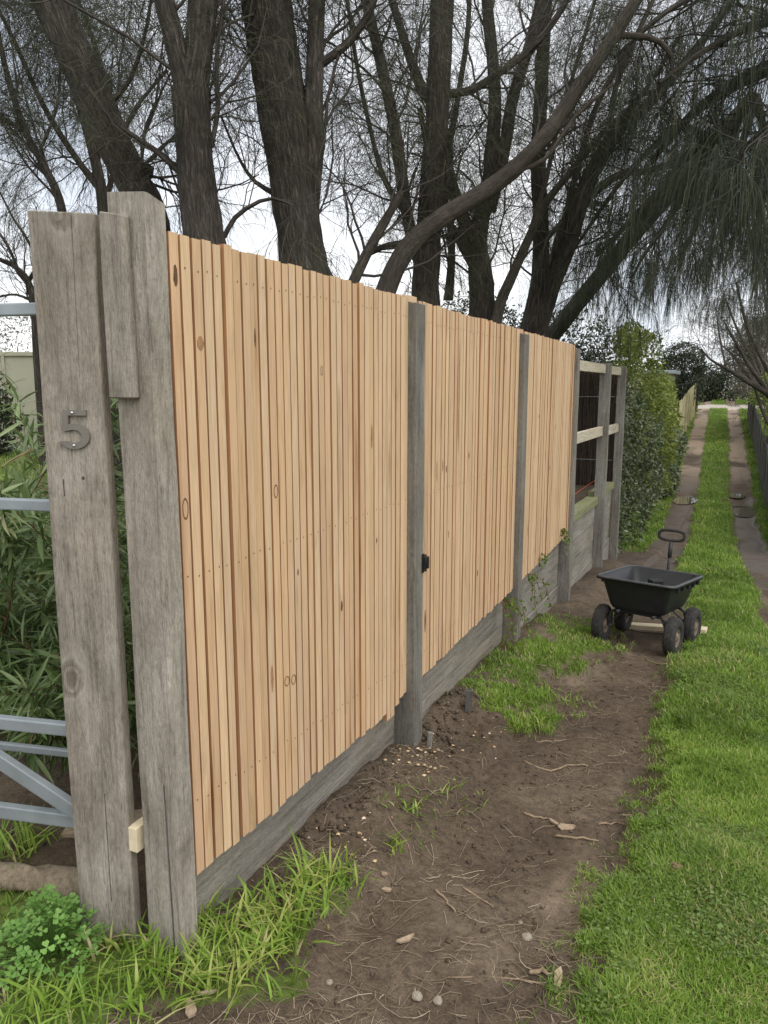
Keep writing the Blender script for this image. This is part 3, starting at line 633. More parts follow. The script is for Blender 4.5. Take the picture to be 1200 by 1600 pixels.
# things lying in the cart and behind it
cm = Matrix.Translation(cart.location) @ cart.rotation_euler.to_matrix().to_4x4()
p = cm @ Vector((.0, .12, .29))
drill = empty('power_tool', p, 'blue and black hand tool lying inside the black cart', 'tool', None, .6)
MB().box((-.035, -.09, .0), (.035, .09, .15), 0, None, .012).build('body', 'blue', drill)
MB().box((-.045, -.05, .15), (.045, .03, .19), 0, None, .008).build('battery', 'plastic', drill)
MB().tube([(0, .09, .08), (0, .14, .08), (0, .17, .08)], [.025, .022, .01], 10).build('chuck', 'iron', drill)
a, b = hit(985, 984), hit(1104, 992)
bd = empty('timber_offcut', a, 'pale pine board lying on the ground behind the cart wheels', 'board')
d = Vector(b - a); mb = MB(); q = d.to_track_quat('X', 'Z').to_matrix().to_4x4(); mb.box((0, -.045, .0), (d.length, .045, .035), 0, Matrix.Translation((0, 0, .015)) @ q, .003); mb.build('board', 'offcut', bd)

# ------------------------------------------------------------------ trees
def path_smooth(P, K):
    P = np.asarray(P, float); n = len(P); t = np.linspace(0, n - 1, K); out = []
    for q in t:
        i = min(int(q), n - 2); f = q - i; p0 = P[max(i - 1, 0)]; p1 = P[i]; p2 = P[i + 1]; p3 = P[min(i + 2, n - 1)]
        out.append(.5 * ((2 * p1) + (-p0 + p2) * f + (2 * p0 - 5 * p1 + 4 * p2 - p3) * f * f + (-p0 + 3 * p1 - 3 * p2 + p3) * f ** 3))
    return np.array(out)
def limb_mesh(limbs, seed):
    """limbs: list of (points (k,3), radii) -> one mesh with fissured bark relief"""
    VV, FF, UV = [], [], []; off = 0
    for li, (P, R) in enumerate(limbs):
        big = R.max() > .05; n = 40 if R.max() > .11 else 20 if big else 10; ln = np.linalg.norm(np.diff(P, axis=0), axis=1).sum()
        K = int(np.clip(ln / (.035 if big else .12), 8, 130)); Q = path_smooth(np.c_[P, R], K); P2, R2 = Q[:, :3], np.maximum(Q[:, 3], .003)
        # small wander so that no limb is a clean tube
        s_ = np.linspace(0, ln, K); wob = np.stack([fbm(s_ * .9 + li * 7.3 + seed, s_ * 0 + a_ * 3.7, 1, 300, 1) - .5 for a_ in range(3)], -1) * R2[:, None] * .55; P2 = P2 + wob
        T = unit(np.gradient(P2, axis=0)); A = np.zeros_like(T); x = np.cross(T[0], [0, 1, .1]); x /= np.linalg.norm(x)
        for i in range(K): x = x - T[i] * x.dot(T[i]); x /= np.linalg.norm(x); A[i] = x
        B = np.cross(T, A); th = np.arange(n) * 2 * np.pi / n
        ct, st = np.cos(th), np.sin(th); circ = R2.max() * 2 * np.pi
        uu = (np.arange(n) / n * circ)[None] + li * 3.3 + 0 * s_[:, None]; sv = s_[:, None] + 0 * uu
        ridge = np.abs(fbm(np.cos(th)[None] * circ * 4.5 + 20 + .25 * np.sin(sv * 9), np.sin(th)[None] * circ * 4.5 + sv * 1.8 + seed, 1, 310, 3) - .5) * 2
        lump = fbm(np.cos(th)[None] * 1.2 + 5 + sv * .9, np.sin(th)[None] * 1.2 + sv * 1.1, 1, 320, 3) - .5
        rr = R2[:, None] * (1 + (.16 if big else .05) * (ridge - .4) + .12 * lump)
        V_ = P2[:, None] + rr[..., None] * (A[:, None] * ct[None, :, None] + B[:, None] * st[None, :, None])
        b = (np.arange(K - 1) * n)[:, None]; k = np.arange(n)[None]
        F_ = np.stack([b + k, b + (k + 1) % n, b + n + (k + 1) % n, b + n + k], -1).reshape(-1, 4)
        VV.append(V_.reshape(-1, 3)); FF.append(F_ + off); off += K * n
        UV.append(np.stack([np.cos(th)[None] * circ / 3 + 0 * sv, np.sin(th)[None] * circ / 3 + 0 * sv + li * 5, sv], -1).reshape(-1, 3))
    me = np_mesh('trunk', np.concatenate(VV), np.concatenate(FF), None, True)
    a = me.attributes.new('barkuv', 'FLOAT_VECTOR', 'POINT'); a.data.foreach_set('vector', np.concatenate(UV).astype(np.float32).ravel()); return me
def sprout(P, R, n, g, ang=(25, 60), ln=(.6, 1.8), t0=.15, up=.35, K=7, wander=.35, rfrac=.45, rmax=.02, away=None):
    """n branches off each of the paths P (N,K,3) R (N,K)"""
    Np, Kp, _ = P.shape; idx = np.repeat(np.arange(Np), n); t = g.uniform(t0, 1, len(idx)) * (Kp - 1.001); i = t.astype(int); f = (t - i)[:, None]
    S = P[idx, i] * (1 - f) + P[idx, i + 1] * f; d = unit(P[idx, i + 1] - P[idx, i]); r0 = (R[idx, i] * rfrac).clip(.0015, rmax)
    rv = unit(np.cross(d, rvec(len(idx), g)))
    if away is not None: rv = np.where(((rv @ away < -.05) & (g.random(len(idx)) < .85))[:, None], -rv, rv)
    a = np.radians(g.uniform(*ang, len(idx)))[:, None]; D = unit(d * np.cos(a) + rv * np.sin(a))
    L = g.uniform(*ln, len(idx)); out = [S]; cur = S
    for k in range(K - 1):
        D = unit(D + rvec(len(idx), g) * wander + np.array([0, 0, up]) * (1 / K)); cur = cur + D * (L / (K - 1))[:, None]; out.append(cur)
    Pn = np.stack(out, 1); Rn = r0[:, None] * np.linspace(1, .35, K)[None]; return Pn, Rn
def needles(P, n, g, ln=(.14, .34), droop=1.1, w=.0013, K=4, spread=.8, t0=.3):
    Np, Kp, _ = P.shape; idx = np.repeat(np.arange(Np), n); t = g.uniform(t0, 1, len(idx)) * (Kp - 1.001); i = t.astype(int); f = (t - i)[:, None]
    S = P[idx, i] * (1 - f) + P[idx, i + 1] * f; D = unit(unit(P[idx, i + 1] - P[idx, i]) + rvec(len(idx), g) * spread); L = g.uniform(*ln, len(idx)); out = [S]; cur = S
    for k in range(K - 1):
        D = unit(D + np.array([0, 0, -droop / (K - 1)])); cur = cur + D * (L / (K - 1))[:, None]; out.append(cur)
    Q = np.stack(out, 1); side = unit(np.cross(D, rvec(len(idx), g))); W = w * np.linspace(1, .6, K)[None] * g.uniform(.7, 1.4, (len(idx), 1))
    tint = np.clip(g.beta(2, 3, len(idx)) + .25 * (g.random(Np)[idx] - .5), 0, 1); return ribbons(Q, W, side, tint)
def px_limb(pts, D, D2=None):
    out, rad = [], []
    for k, (x, y, wpx) in enumerate(pts):
        dd = D + ((D2 - D) * k / (len(pts) - 1) if D2 else 0); out.append(at(x, y, dd)); rad.append(wpx * .425 * dd / FPX)
    return np.array(out), np.array(rad)
def make_tree(label, limbs, D, seed, n1=7, n2=4, n3=4, nn=9, l1=(.5, 1.7), bark='bark', foot=True, ndl='needle', group='she-oak trees behind the fence', nw=.0016, nl=(.14, .36), droop=1.1, ang1=(20, 60)):
    g = np.random.default_rng(seed); L = []
    for k, e in enumerate(limbs):
        pts = e[0] if isinstance(e, tuple) else e; dd = e[1] if isinstance(e, tuple) else D; d2 = e[2] if isinstance(e, tuple) and len(e) > 2 else None
        P, R = px_limb(pts, dd, d2)
        if k == 0 and foot:
            gz = H1(P[0, 0], P[0, 1]); 
            dz = P[0, 2] - gz
            P = np.concatenate([[P[0] + np.array([0, 0, -dz - .1]), P[0] + np.array([0, 0, -dz * .55])], P]); R = np.concatenate([[R[0] * 1.45, R[0] * 1.12], R])
        L.append((P, R))
    base = L[0][0][0].copy(); base[2] += .1
    t = empty('sheoak_tree', base, label, 'tree', group)
    Ls = [(P - base, R) for P, R in L]
    link('trunk', limb_mesh(Ls, seed), bark, t)
    # twigs grow from the limbs above the fence line
    A = []
    for (P, R) in Ls:
        Q = path_smooth(np.c_[P, R], 14); A.append(Q)
    A = np.stack(A); P, R = A[..., :3], A[..., 3]
    if foot: P[0] = path_smooth(np.c_[Ls[0][0][2:], Ls[0][1][2:]], 14)[:, :3]
    B1 = sprout(P, R, n1, g, ang1, l1, .12, .55, 8, .28, .30, .016, np.array([base[0], base[1], 0]) / np.hypot(base[0], base[1])); B2 = sprout(*B1, n2, g, (20, 65), (.25, .9), .2, .15, 6, .35, .55, .007); B3 = sprout(*B2, n3, g, (15, 70), (.12, .45), .2, -.1, 5, .4, .6, .0035)
    parts = [tubes(*B1, 5), tubes(*B2, 4), tubes(*B3, 3)]; off = 0; VV = []; FF = []
    for v, f in parts: VV.append(v); FF.append(f + off); off += len(v)
    link('branches', np_mesh('branches', np.concatenate(VV), np.concatenate(FF), None, True), 'twig', t)
    if nn:
        a = needles(B3[0], nn, g, nl, droop, nw); b = needles(B2[0], max(2, nn // 2), g, nl, droop, nw)
        V_ = np.concatenate([a[0], b[0]]); F_ = np.concatenate([a[1], b[1] + len(a[0])]); o = link('crown', np_mesh('crown', V_, F_, np.concatenate([a[2], b[2]])), ndl, t)
    return t
make_tree('leaning dark she-oak trunk with a sawn stub, leftmost behind the gate post', [
    [(236, 420, 66), (228, 335, 62), (205, 285, 62), (178, 215, 60), (143, 130, 62), (110, 45, 60), (78, -35, 58), (30, -150, 50)],
    [(200, 285, 44), (218, 272, 42), (226, 255, 36)], [(110, 60, 20), (60, -20, 18), (20, -60, 14)], [(160, 170, 9), (200, 130, 8), (225, 60, 6), (240, -20, 4)]], 7.2, 101, 7, 4, 4, 8)
make_tree('clump of thin she-oak stems left of the leaning trunk', [
    [(168, 420, 22), (160, 300, 20), (138, 200, 17), (105, 110, 14), (60, 20, 11), (30, -60, 8)],
    [(160, 300, 14), (120, 250, 11), (70, 170, 9), (20, 60, 7), (-20, -20, 5)], [(150, 250, 11), (165, 170, 9), (150, 80, 8), (110, -30, 6)], [(165, 320, 11), (180, 260, 9), (205, 180, 7), (260, 110, 5)]], 9.5, 102, 9, 5, 5, 13, nw=.002)
make_tree('slender bent grey trunk above the top left of the gate post', [
    [(105, 420, 18), (98, 325, 16), (70, 260, 14), (40, 205, 12), (12, 120, 10), (-10, 20, 8)],
    [(40, 205, 9), (0, 180, 7), (-40, 130, 5)], [(60, 240, 6), (90, 160, 5), (90, 60, 4), (60, -30, 3)]], 9.0, 103, 10, 5, 5, 13, nw=.002)
make_tree('straight ridged she-oak trunk forking near the top, second large trunk', [
    [(345, 470, 92), (326, 388, 74), (312, 300, 66), (302, 220, 62), (297, 140, 64)],
    [(296, 160, 44), (276, 80, 38), (258, 10, 36), (240, -70, 34)], [(298, 165, 52), (310, 90, 48), (316, 20, 48), (325, -80, 46)],
    [(283, 272, 13), (250, 240, 11), (205, 210, 9), (165, 175, 7), (120, 110, 5)], [(350, 370, 9), (372, 335, 8), (420, 310, 6), (460, 322, 4)],
    [(330, 230, 9), (340, 170, 8), (338, 90, 7), (350, 0, 6)]], 6.4, 104, 7, 5, 4, 8)
make_tree('thickest shaggy she-oak trunk with a second stem fused to its right', [
    [(492, 500, 110), (476, 415, 84), (462, 330, 78), (448, 240, 80), (436, 150, 84), (425, 60, 86), (415, -30, 84), (405, -120, 76)],
    [(484, 330, 30), (489, 240, 34), (489, 150, 32), (490, 60, 30), (494, -60, 28)], [(500, 100, 15), (540, 70, 14), (572, 28, 13), (592, -20, 12)],
    [(425, 300, 10), (395, 280, 7), (370, 240, 5), (345, 180, 4)], [(492, 300, 7), (505, 230, 6), (512, 150, 5), (530, 80, 4)]], 6.9, 105, 7, 5, 4, 8)
make_tree('upright she-oak trunk just behind the first grey fence post', [
    [(668, 560, 60), (664, 458, 50), (668, 380, 46), (676, 290, 42), (682, 190, 40), (686, 90, 40), (690, -20, 40), (695, -110, 36)],
    [(700, 148, 15), (735, 142, 14), (770, 120, 13), (815, 88, 12), (860, 40, 11), (900, -30, 10)],
    [(652, 400, 22), (636, 320, 22), (622, 230, 22), (604, 140, 20), (585, 60, 18), (560, -40, 16)], [(640, 340, 14), (600, 280, 10), (575, 190, 8), (555, 90, 7), (540, -20, 6)],
    [(560, 405, 10), (600, 385, 11), (645, 378, 12)]], 8.2, 106, 8, 5, 5, 9)
make_tree('long diagonal limb rising right across the other trunks', [
    [(588, 520, 44), (606, 446, 36), (640, 385, 34), (690, 342, 32), (745, 308, 31), (800, 268, 29), (850, 215, 27), (895, 150, 26), (935, 90, 24), (968, 40, 22), (1010, -30, 18)],
    ([(545, 452, 20), (572, 395, 18), (600, 345, 16), (626, 300, 12)]), [(960, 55, 12), (1020, 60, 10), (1048, 85, 9), (1050, 110, 6)], [(800, 268, 9), (850, 250, 8), (900, 180, 7), (960, 130, 5)]], 7.5, 107, 8, 5, 4, 8, bark='barklight')
make_tree('many-stemmed she-oak fanning out above the second slat bay', [
    [(752, 570, 56), (752, 480, 46), (748, 430, 42), (745, 375, 34), (760, 300, 26), (768, 230, 24), (772, 150, 22), (765, 60, 20), (755, -40, 18)],
    [(745, 400, 30), (722, 340, 24), (700, 270, 22), (690, 200, 18), (650, 120, 16), (620, 30, 14), (600, -40, 12)], [(764, 330, 22), (785, 240, 22), (800, 160, 20), (825, 80, 18), (850, -20, 16)],
    [(742, 420, 18), (715, 370, 16), (697, 330, 14), (700, 250, 12), (715, 160, 10), (730, 60, 9), (735, -30, 8)], [(700, 470, 18), (706, 400, 14), (700, 330, 12), (672, 250, 10), (655, 170, 9)]], 9.2, 108, 9, 5, 4, 9)
make_tree('pale slanting stem leaning right in front of the far trunks', [
    [(768, 560, 22), (778, 485, 20), (800, 430, 18), (822, 380, 16), (850, 320, 14), (890, 270, 12), (940, 210, 10), (1000, 150, 8), (1060, 60, 6)],
    [(822, 380, 10), (850, 290, 9), (870, 200, 8), (900, 100, 7), (930, 0, 6)]], 9.0, 109, 11, 4, 4, 8, bark='barklight')
make_tree('forked dark she-oak trunk rising behind the last slat bay', [
    [(828, 600, 62), (832, 520, 54), (838, 480, 44), (843, 420, 32), (842, 340, 28), (838, 250, 26), (842, 160, 24), (848, 60, 22), (855, -40, 20)],
    [(836, 505, 40), (860, 440, 34), (885, 380, 32), (908, 310, 30), (935, 255, 27), (965, 205, 24), (1010, 165, 20), (1060, 110, 16), (1110, 50, 13), (1160, -20, 10)],
    [(903, 330, 16), (935, 295, 15), (975, 270, 13), (1020, 265, 10), (1070, 240, 7)], [(852, 440, 14), (880, 350, 12), (905, 250, 11), (935, 160, 10), (985, 70, 9)],
    [(950, 230, 12), (960, 150, 10), (985, 80, 9), (1020, 0, 8)], [(848, 380, 10), (880, 345, 9), (912, 318, 8)]], 10.0, 110, 10, 5, 5, 10)

# the drooping foliage curtain over the lane: a tree rooted beyond the right-hand edge
def curtain(label, limbs, D, seed, foot_xy, n1, nstr, drop, group):
    g = np.random.default_rng(seed); base = np.array([foot_xy[0], foot_xy[1], H1(*foot_xy)]); t = empty('sheoak_tree', base, label, 'tree', group); L = []
    for pts, dd, d2 in limbs: L.append(px_limb(pts, dd, d2))
    P0 = L[0][0][0]; L.insert(0, (np.array([base + [0, 0, -.1], base * .6 + P0 * .4 + [.1, 0, .4], P0]), np.array([.2, .15, L[0][1][0]])))
    for k in range(2, len(L)):                      # each limb springs from the nearest point of the first
        q = L[1][0]; j = np.argmin(np.linalg.norm(q - L[k][0][0], axis=1)); L[k] = (np.concatenate([[q[j]], L[k][0]]), np.concatenate([[L[k][1][0] * 1.1], L[k][1]]))
    Ls = [(P - base, R) for P, R in L]; link('trunk', limb_mesh(Ls, seed), 'bark', t)
    A = np.stack([path_smooth(np.c_[P, R], 16) for P, R in Ls[1:]])
    B1 = sprout(A[..., :3], A[..., 3], n1, g, (25, 75), (.4, 1.5), .0, -.25, 8, .3, .35, .012); B2 = sprout(*B1, 4, g, (20, 70), (.25, .8), .15, -1.2, 6, .3, .5, .005)
    v1 = tubes(*B1, 4); v2 = tubes(*B2, 3); link('branches', np_mesh('branches', np.concatenate([v1[0], v2[0]]), np.concatenate([v1[1], v2[1] + len(v1[0])])), 'twig', t)
    a = needles(B2[0], nstr, g, drop, 2.6, .0019, 5, .5, .1); b = needles(B1[0], nstr // 2, g, drop, 2.6, .0019, 5, .5, .2)
    link('crown', np_mesh('crown', np.concatenate([a[0], b[0]]), np.concatenate([a[1], b[1] + len(a[0])]), np.concatenate([a[2], b[2]])), 'hang', t)
curtain('she-oak with drooping dark needle curtains hanging over the lane, top right', [
    ([(1330, 60, 40), (1240, 90, 30), (1150, 130, 22), (1080, 180, 15), (1020, 250, 9)], 8.2, 8.6),
    ([(1250, 160, 16), (1200, 200, 13), (1140, 260, 9), (1090, 330, 5)], 8.2, 8.9), ([(1260, 30, 18), (1180, 40, 14), (1100, 80, 10), (1030, 130, 6)], 8.0, 7.4),
    ([(1290, 220, 16), (1230, 270, 12), (1180, 320, 8), (1140, 380, 5)], 8.4, 9.4), ([(1200, -40, 16), (1120, -20, 12), (1040, 20, 9), (960, 90, 5)], 8.0, 7.6),
    ([(1300, 120, 14), (1240, 180, 11), (1190, 230, 8), (1160, 290, 5)], 7.6, 7.2)], 8, 201, (2.6, 8.0), 24, 23, (.16, .62), 'she-oak trees over the lane')
curtain('she-oak crown drooping low behind the open fence bays', [
    ([(1180, 150, 26), (1110, 220, 20), (1040, 290, 14), (980, 350, 10), (930, 400, 6)], 12, 12.5),
    ([(1080, 280, 12), (1040, 350, 9), (1005, 400, 6), (985, 440, 4)], 12, 11.6), ([(1110, 290, 12), (1090, 350, 9), (1070, 390, 6), (1060, 420, 4)], 12.4, 12.9), ([(1060, 200, 12), (990, 260, 9), (930, 340, 7), (890, 400, 4)], 11.5, 11.2),
    ([(1160, 220, 12), (1150, 290, 9), (1140, 340, 7), (1130, 380, 4)], 12.5, 13), ([(1200, 260, 12), (1190, 330, 9), (1185, 380, 7), (1180, 420, 4)], 12.5, 13), ([(1010, 330, 10), (970, 390, 8), (940, 430, 6), (915, 460, 4)], 12.5, 13)], 12, 202, (-5.2, 14.5), 22, 24, (.16, .6), 'she-oak trees over the lane')

# ------------------------------------------------------------------ leafy shrubs
def leaves(C, n, size, g, aspect=.45, shell=.55, gap=None, flat=0.0):
    """n diamond leaves spread through ellipsoids C [(centre, radii)] -> V, F, tint"""
    vol = np.array([np.prod(r) ** .66 for c, r in C]); idx = g.choice(len(C), n, p=vol / vol.sum())
    c = np.array([q[0] for q in C], float)[idx]; r = np.array([q[1] for q in C], float)[idx]
    d = rvec(n, g); rad = g.random(n) ** (1 / 3); rad = shell + (1 - shell) * rad if shell else rad
    rad = rad * (.82 + .4 * fbm(d[:, 0] * 2.2 + 9 + idx * 3.1, d[:, 1] * 2.2 + d[:, 2] * 1.7 + 9, 1.3, 400, 3))
    rad = np.where(g.random(n) < .14, rad * g.uniform(1.05, 1.38, n), rad); p = c + d * r * rad[:, None]
    if gap:
        keep = fbm(p[:, 0] + p[:, 1] * .6, p[:, 2] + p[:, 1] * .4, gap, 410, 3) > .40; p, d, idx = p[keep], d[keep], idx[keep]; n = len(p)
    ax = unit(rvec(n, g) + d * .5 + np.array([0, 0, -flat])); sd_ = unit(np.cross(ax, rvec(n, g))); L = size * g.uniform(.6, 1.35, n)[:, None]
    up = np.cross(ax, sd_); V_ = np.stack([p, p + ax * L * .5 + sd_ * L * aspect * .5 + up * L * .06, p + ax * L, p + ax * L * .5 - sd_ * L * aspect * .5 + up * L * .06], 1).reshape(-1, 3)
    F_ = np.arange(n * 4).reshape(-1, 4); tint = np.clip(g.beta(2.2, 2.6, n) + .35 * (fbm(p[:, 0] * 2 + 3, p[:, 1] * 2 + p[:, 2] * 2, .9, 420, 3) - .5), 0, 1)
    return V_, F_, np.repeat(tint, 4)
def shrub(name, label, cat, base, C, n, size, leafm, seed, group=None, stems=5, aspect=.45, shell=.35, gap=None, flat=.2, stem_r=.018, stemm='twig', crown='foliage', trunk='stem'):
    g = np.random.default_rng(seed); base = np.array(base, float); t = empty(name, base, label, cat, group)
    C = [(np.array(c, float) - base, np.array(r, float)) for c, r in C]
    V_, F_, ti = leaves(C, n, size, g, aspect, shell, gap, flat); link(crown, np_mesh(crown, V_, F_, ti), leafm, t)
    mb = MB()
    for k in range(stems):
        c, r = C[k % len(C)]; e = c + rvec(1, g)[0] * r * .6; e[2] = max(e[2], c[2]); s = np.array([g.uniform(-.1, .1), g.uniform(-.1, .1), -.05])
        m1 = s * .6 + e * .4 + g.normal(size=3) * .08; mb.tube([s, m1, s * .2 + e * .8 + g.normal(size=3) * .05, e], [stem_r, stem_r * .8, stem_r * .5, stem_r * .2], 6)
        for q in range(3):
            b0 = m1 * (1 - q * .3) + e * q * .3; e2 = b0 + unit(rvec(1, g))[0] * r * .7; mb.tube([b0, (b0 + e2) / 2 + g.normal(size=3) * .04, e2], [stem_r * .5, stem_r * .35, stem_r * .12], 5)
    mb.build(trunk, stemm, t); return t, g, C

def gz(x, y): return H1(x, y)
HG = 'shrubs along the left of the lane'
shrub('hedge_shrub', 'dark small-leaved shrub pressed against the last grey fence post', 'shrub', (-1.75, 10.4, gz(-1.75, 10.4)), [((-1.7, 10.3, .0), (.38, .7, .75)), ((-1.75, 10.5, .8), (.42, .7, .6)), ((-1.85, 10.6, 1.45), (.4, .7, .5)), ((-1.5, 10.7, .35), (.3, .5, .35))], 9000, .065, 'hedge', 31, HG, 7, .42, .3, 2.4)
shrub('hedge_shrub', 'dense dark green shrub in the middle of the left lane hedge', 'shrub', (-1.95, 12.6, gz(-1.95, 12.6)), [((-1.68, 12.2, -.3), (.45, .8, .6)), ((-1.75, 12.6, .5), (.5, .8, .6)), ((-1.9, 12.4, 1.2), (.5, .8, .55)), ((-1.5, 13.2, .0), (.32, .7, .45)), ((-1.55, 13.4, .7), (.32, .6, .45))], 12500, .07, 'hedge', 32, HG, 7, .42, .3, 2.2)
def blob(px_, py_, D, r): return (at(px_, py_, D), r)
shrub('hedge_shrub', 'tall yellow-green leafy shrub showing above the open fence bays', 'shrub', (-2.3, 14.2, gz(-2.3, 14.2)), [blob(975, 555, 14, (.36, .6, .42)), blob(1000, 548, 15, (.38, .6, .4)), blob(1012, 592, 15, (.33, .6, .38)), blob(985, 528, 14.5, (.3, .5, .3)), blob(990, 610, 14.5, (.4, .6, .45)), blob(1018, 640, 15, (.33, .6, .4)), blob(1002, 680, 15, (.4, .6, .45))], 9000, .085, 'lime', 33, HG, 9, .42, .1, 1.8)
shrub('hedge_shrub', 'bright green leafy shrub further along the left hedge', 'shrub', (-2.0, 16.8, gz(-2.0, 16.8)), [blob(1025, 625, 17, (.36, .8, .4)), blob(1030, 660, 17, (.38, .8, .45)), blob(1025, 710, 17, (.4, .8, .45)), blob(1020, 745, 16.5, (.38, .7, .38)), blob(1036, 690, 17, (.3, .7, .38))], 8500, .09, 'lime', 34, HG, 8, .42, .1, 1.8)
shrub('hedge_shrub', 'low dark glossy bush at the far end of the left hedge', 'shrub', (-1.85, 18.6, gz(-1.85, 18.6)), [blob(1043, 718, 18.6, (.32, 1.0, .42)), blob(1050, 692, 19, (.3, 1.0, .36)), blob(1037, 748, 18, (.33, .9, .38))], 6000, .095, 'hedge', 35, HG, 6, .42, .2, 1.6)
shrub('hedge_shrub', 'yellow-flecked bush in front of the pale paling fence', 'shrub', (-2.2, 22, gz(-2.2, 22)), [blob(1040, 640, 22.5, (.35, .9, .5)), blob(1036, 608, 23, (.3, .9, .4)), blob(1048, 668, 22, (.28, .9, .35))], 5200, .11, 'lime', 36, HG, 6, .42, .2, 1.5)
shrub('leafy_tree', 'dark evergreen rising behind the last slat bay', 'tree', (-5.2, 17, .1), [((-4.6, 16.5, 2.1), (1.1, 1.2, .9)), ((-3.7, 17, 2.6), (.9, 1.2, .75)), ((-5.6, 16.5, 2.6), (1.2, 1.2, 1.0)), ((-3.4, 17.5, 1.7), (.9, 1.2, .8)), ((-6.8, 16.2, 2.2), (1.3, 1.2, .9))], 24000, .085, 'dark', 37, 'dark trees beyond the fence', 6, .45, .1, 1.1, .2, .05, 'twig', 'crown', 'trunk')
# far end of the lane
tp, _, _ = shrub('clipped_conifer', 'dense rounded dark conifer beyond the pale paling fence', 'tree', (-2.62, 35, gz(-2.62, 35)), [((-2.62, 35, 2.0), (.85, .9, 1.1)), ((-2.6, 35, 2.75), (.8, .85, .75)), ((-2.65, 35, 1.2), (.75, .9, .8))], 15000, .10, 'dark', 38, None, 3, .4, .75, None, .2, .09, 'twig', 'crown', 'trunk')
shrub('roadside_bush', 'broad dark bush across the road, left of the lane mouth', 'bush', (-2.6, 49, gz(-2.6, 49)), [((-2.6, 49, 1.9), (1.3, 1, 1.3)), ((-1.6, 49.4, 1.7), (1.2, 1, 1.0)), ((-3.8, 49, 2.1), (1.2, 1, 1.4)), ((-1.9, 49, 2.4), (.8, .9, .8))], 9000, .16, 'dark', 39, 'bushes across the road', 4, .5, .2, .8)
shrub('roadside_bush', 'lighter green bush across the road, at the lane mouth', 'bush', (.2, 50, gz(.2, 50)), [((.1, 50, 2.2), (1.0, 1, 1.3)), ((1.2, 50, 2.7), (1.3, 1, 1.7)), ((2.6, 50, 3.0), (1.5, 1, 2.0))], 9000, .16, 'olive', 40, 'bushes across the road', 4, .5, .2, .8)
shrub('roadside_bush', 'row of low scrub behind the conifer across the road', 'bush', (-7, 52, gz(-7, 52)), [((-6, 52, 1.7), (2, 1, 1.6)), ((-9, 52, 2.2), (2.4, 1, 2.0)), ((-12, 52, 2.0), (2.4, 1, 2.0))], 7000, .2, 'dark', 41, 'bushes across the road', 4, .5, .2, .6)
# right side: scrub leaning over the dark paling fence
RG = 'scrub over the right-hand fence'
shrub('lane_scrub', 'bright green shrub spilling over the dark right-hand fence', 'shrub', (.95, 19, gz(.95, 19)), [blob(1192, 622, 20, (.3, .6, .28)), blob(1215, 600, 20, (.4, .7, .4)), blob(1225, 650, 19, (.45, .8, .5))], 4200, .085, 'lime', 42, RG, 4, .42, .2, 1.8)
shrub('lane_scrub', 'grey-brown twiggy scrub filling the right edge above the fence', 'shrub', (1.3, 26, gz(1.3, 26)), [blob(1200, 560, 27, (.6, 1.4, .7)), blob(1180, 520, 28, (.6, 1.4, .6)), blob(1215, 480, 27, (.8, 1.4, 1.0)), blob(1170, 580, 29, (.45, 1.2, .5)), blob(1195, 610, 28, (.5, 1, .5))], 12000, .07, 'olive', 43, RG, 26, .3, .0, 1.3, .2, .03)
shrub('lane_scrub', 'olive scrub behind the far end of the right-hand fence', 'shrub', (.9, 38, gz(.9, 38)), [blob(1158, 560, 40, (.8, 1.8, 1.0)), blob(1175, 600, 38, (.9, 1.5, .8)), blob(1190, 530, 40, (1.2, 1.8, 1.2))], 12000, .13, 'olive', 44, RG, 6, .4, .1, 1.1)
make_tree('bare twisting branch reaching left over the right-hand fence', [
    [(1290, 700, 16), (1235, 640, 14), (1200, 615, 12), (1165, 595, 9), (1135, 577, 6), (1110, 562, 4), (1095, 545, 3)], [(1200, 612, 9), (1170, 570, 7), (1150, 535, 5), (1130, 500, 3)], [(1230, 630, 10), (1190, 560, 7), (1165, 500, 5), (1150, 440, 4)], [(1135, 577, 4), (1125, 530, 3), (1120, 490, 2)], [(1180, 605, 5), (1190, 640, 5), (1200, 665, 4)]], 17.5, 111, 8, 4, 3, 0, (.4, 1.3), foot=False, group='she-oak trees over the lane', bark='bark')

make_tree('thicket of bare grey twigs over the far right-hand fence', [
    [(1215, 700, 14), (1205, 640, 11), (1190, 580, 8), (1172, 530, 6), (1158, 480, 4)], [(1205, 640, 8), (1180, 600, 6), (1150, 560, 4), (1128, 540, 3)], [(1190, 580, 6), (1200, 520, 5), (1195, 460, 4), (1180, 400, 3)], [(1200, 620, 7), (1175, 560, 5), (1150, 510, 4), (1135, 470, 3)], [(1210, 600, 7), (1215, 540, 6), (1210, 480, 5), (1205, 420, 4)]], 25, 113, 12, 7, 5, 3, (.6, 1.9), foot=False, group='she-oak trees over the lane', bark='barklight', nw=.004)

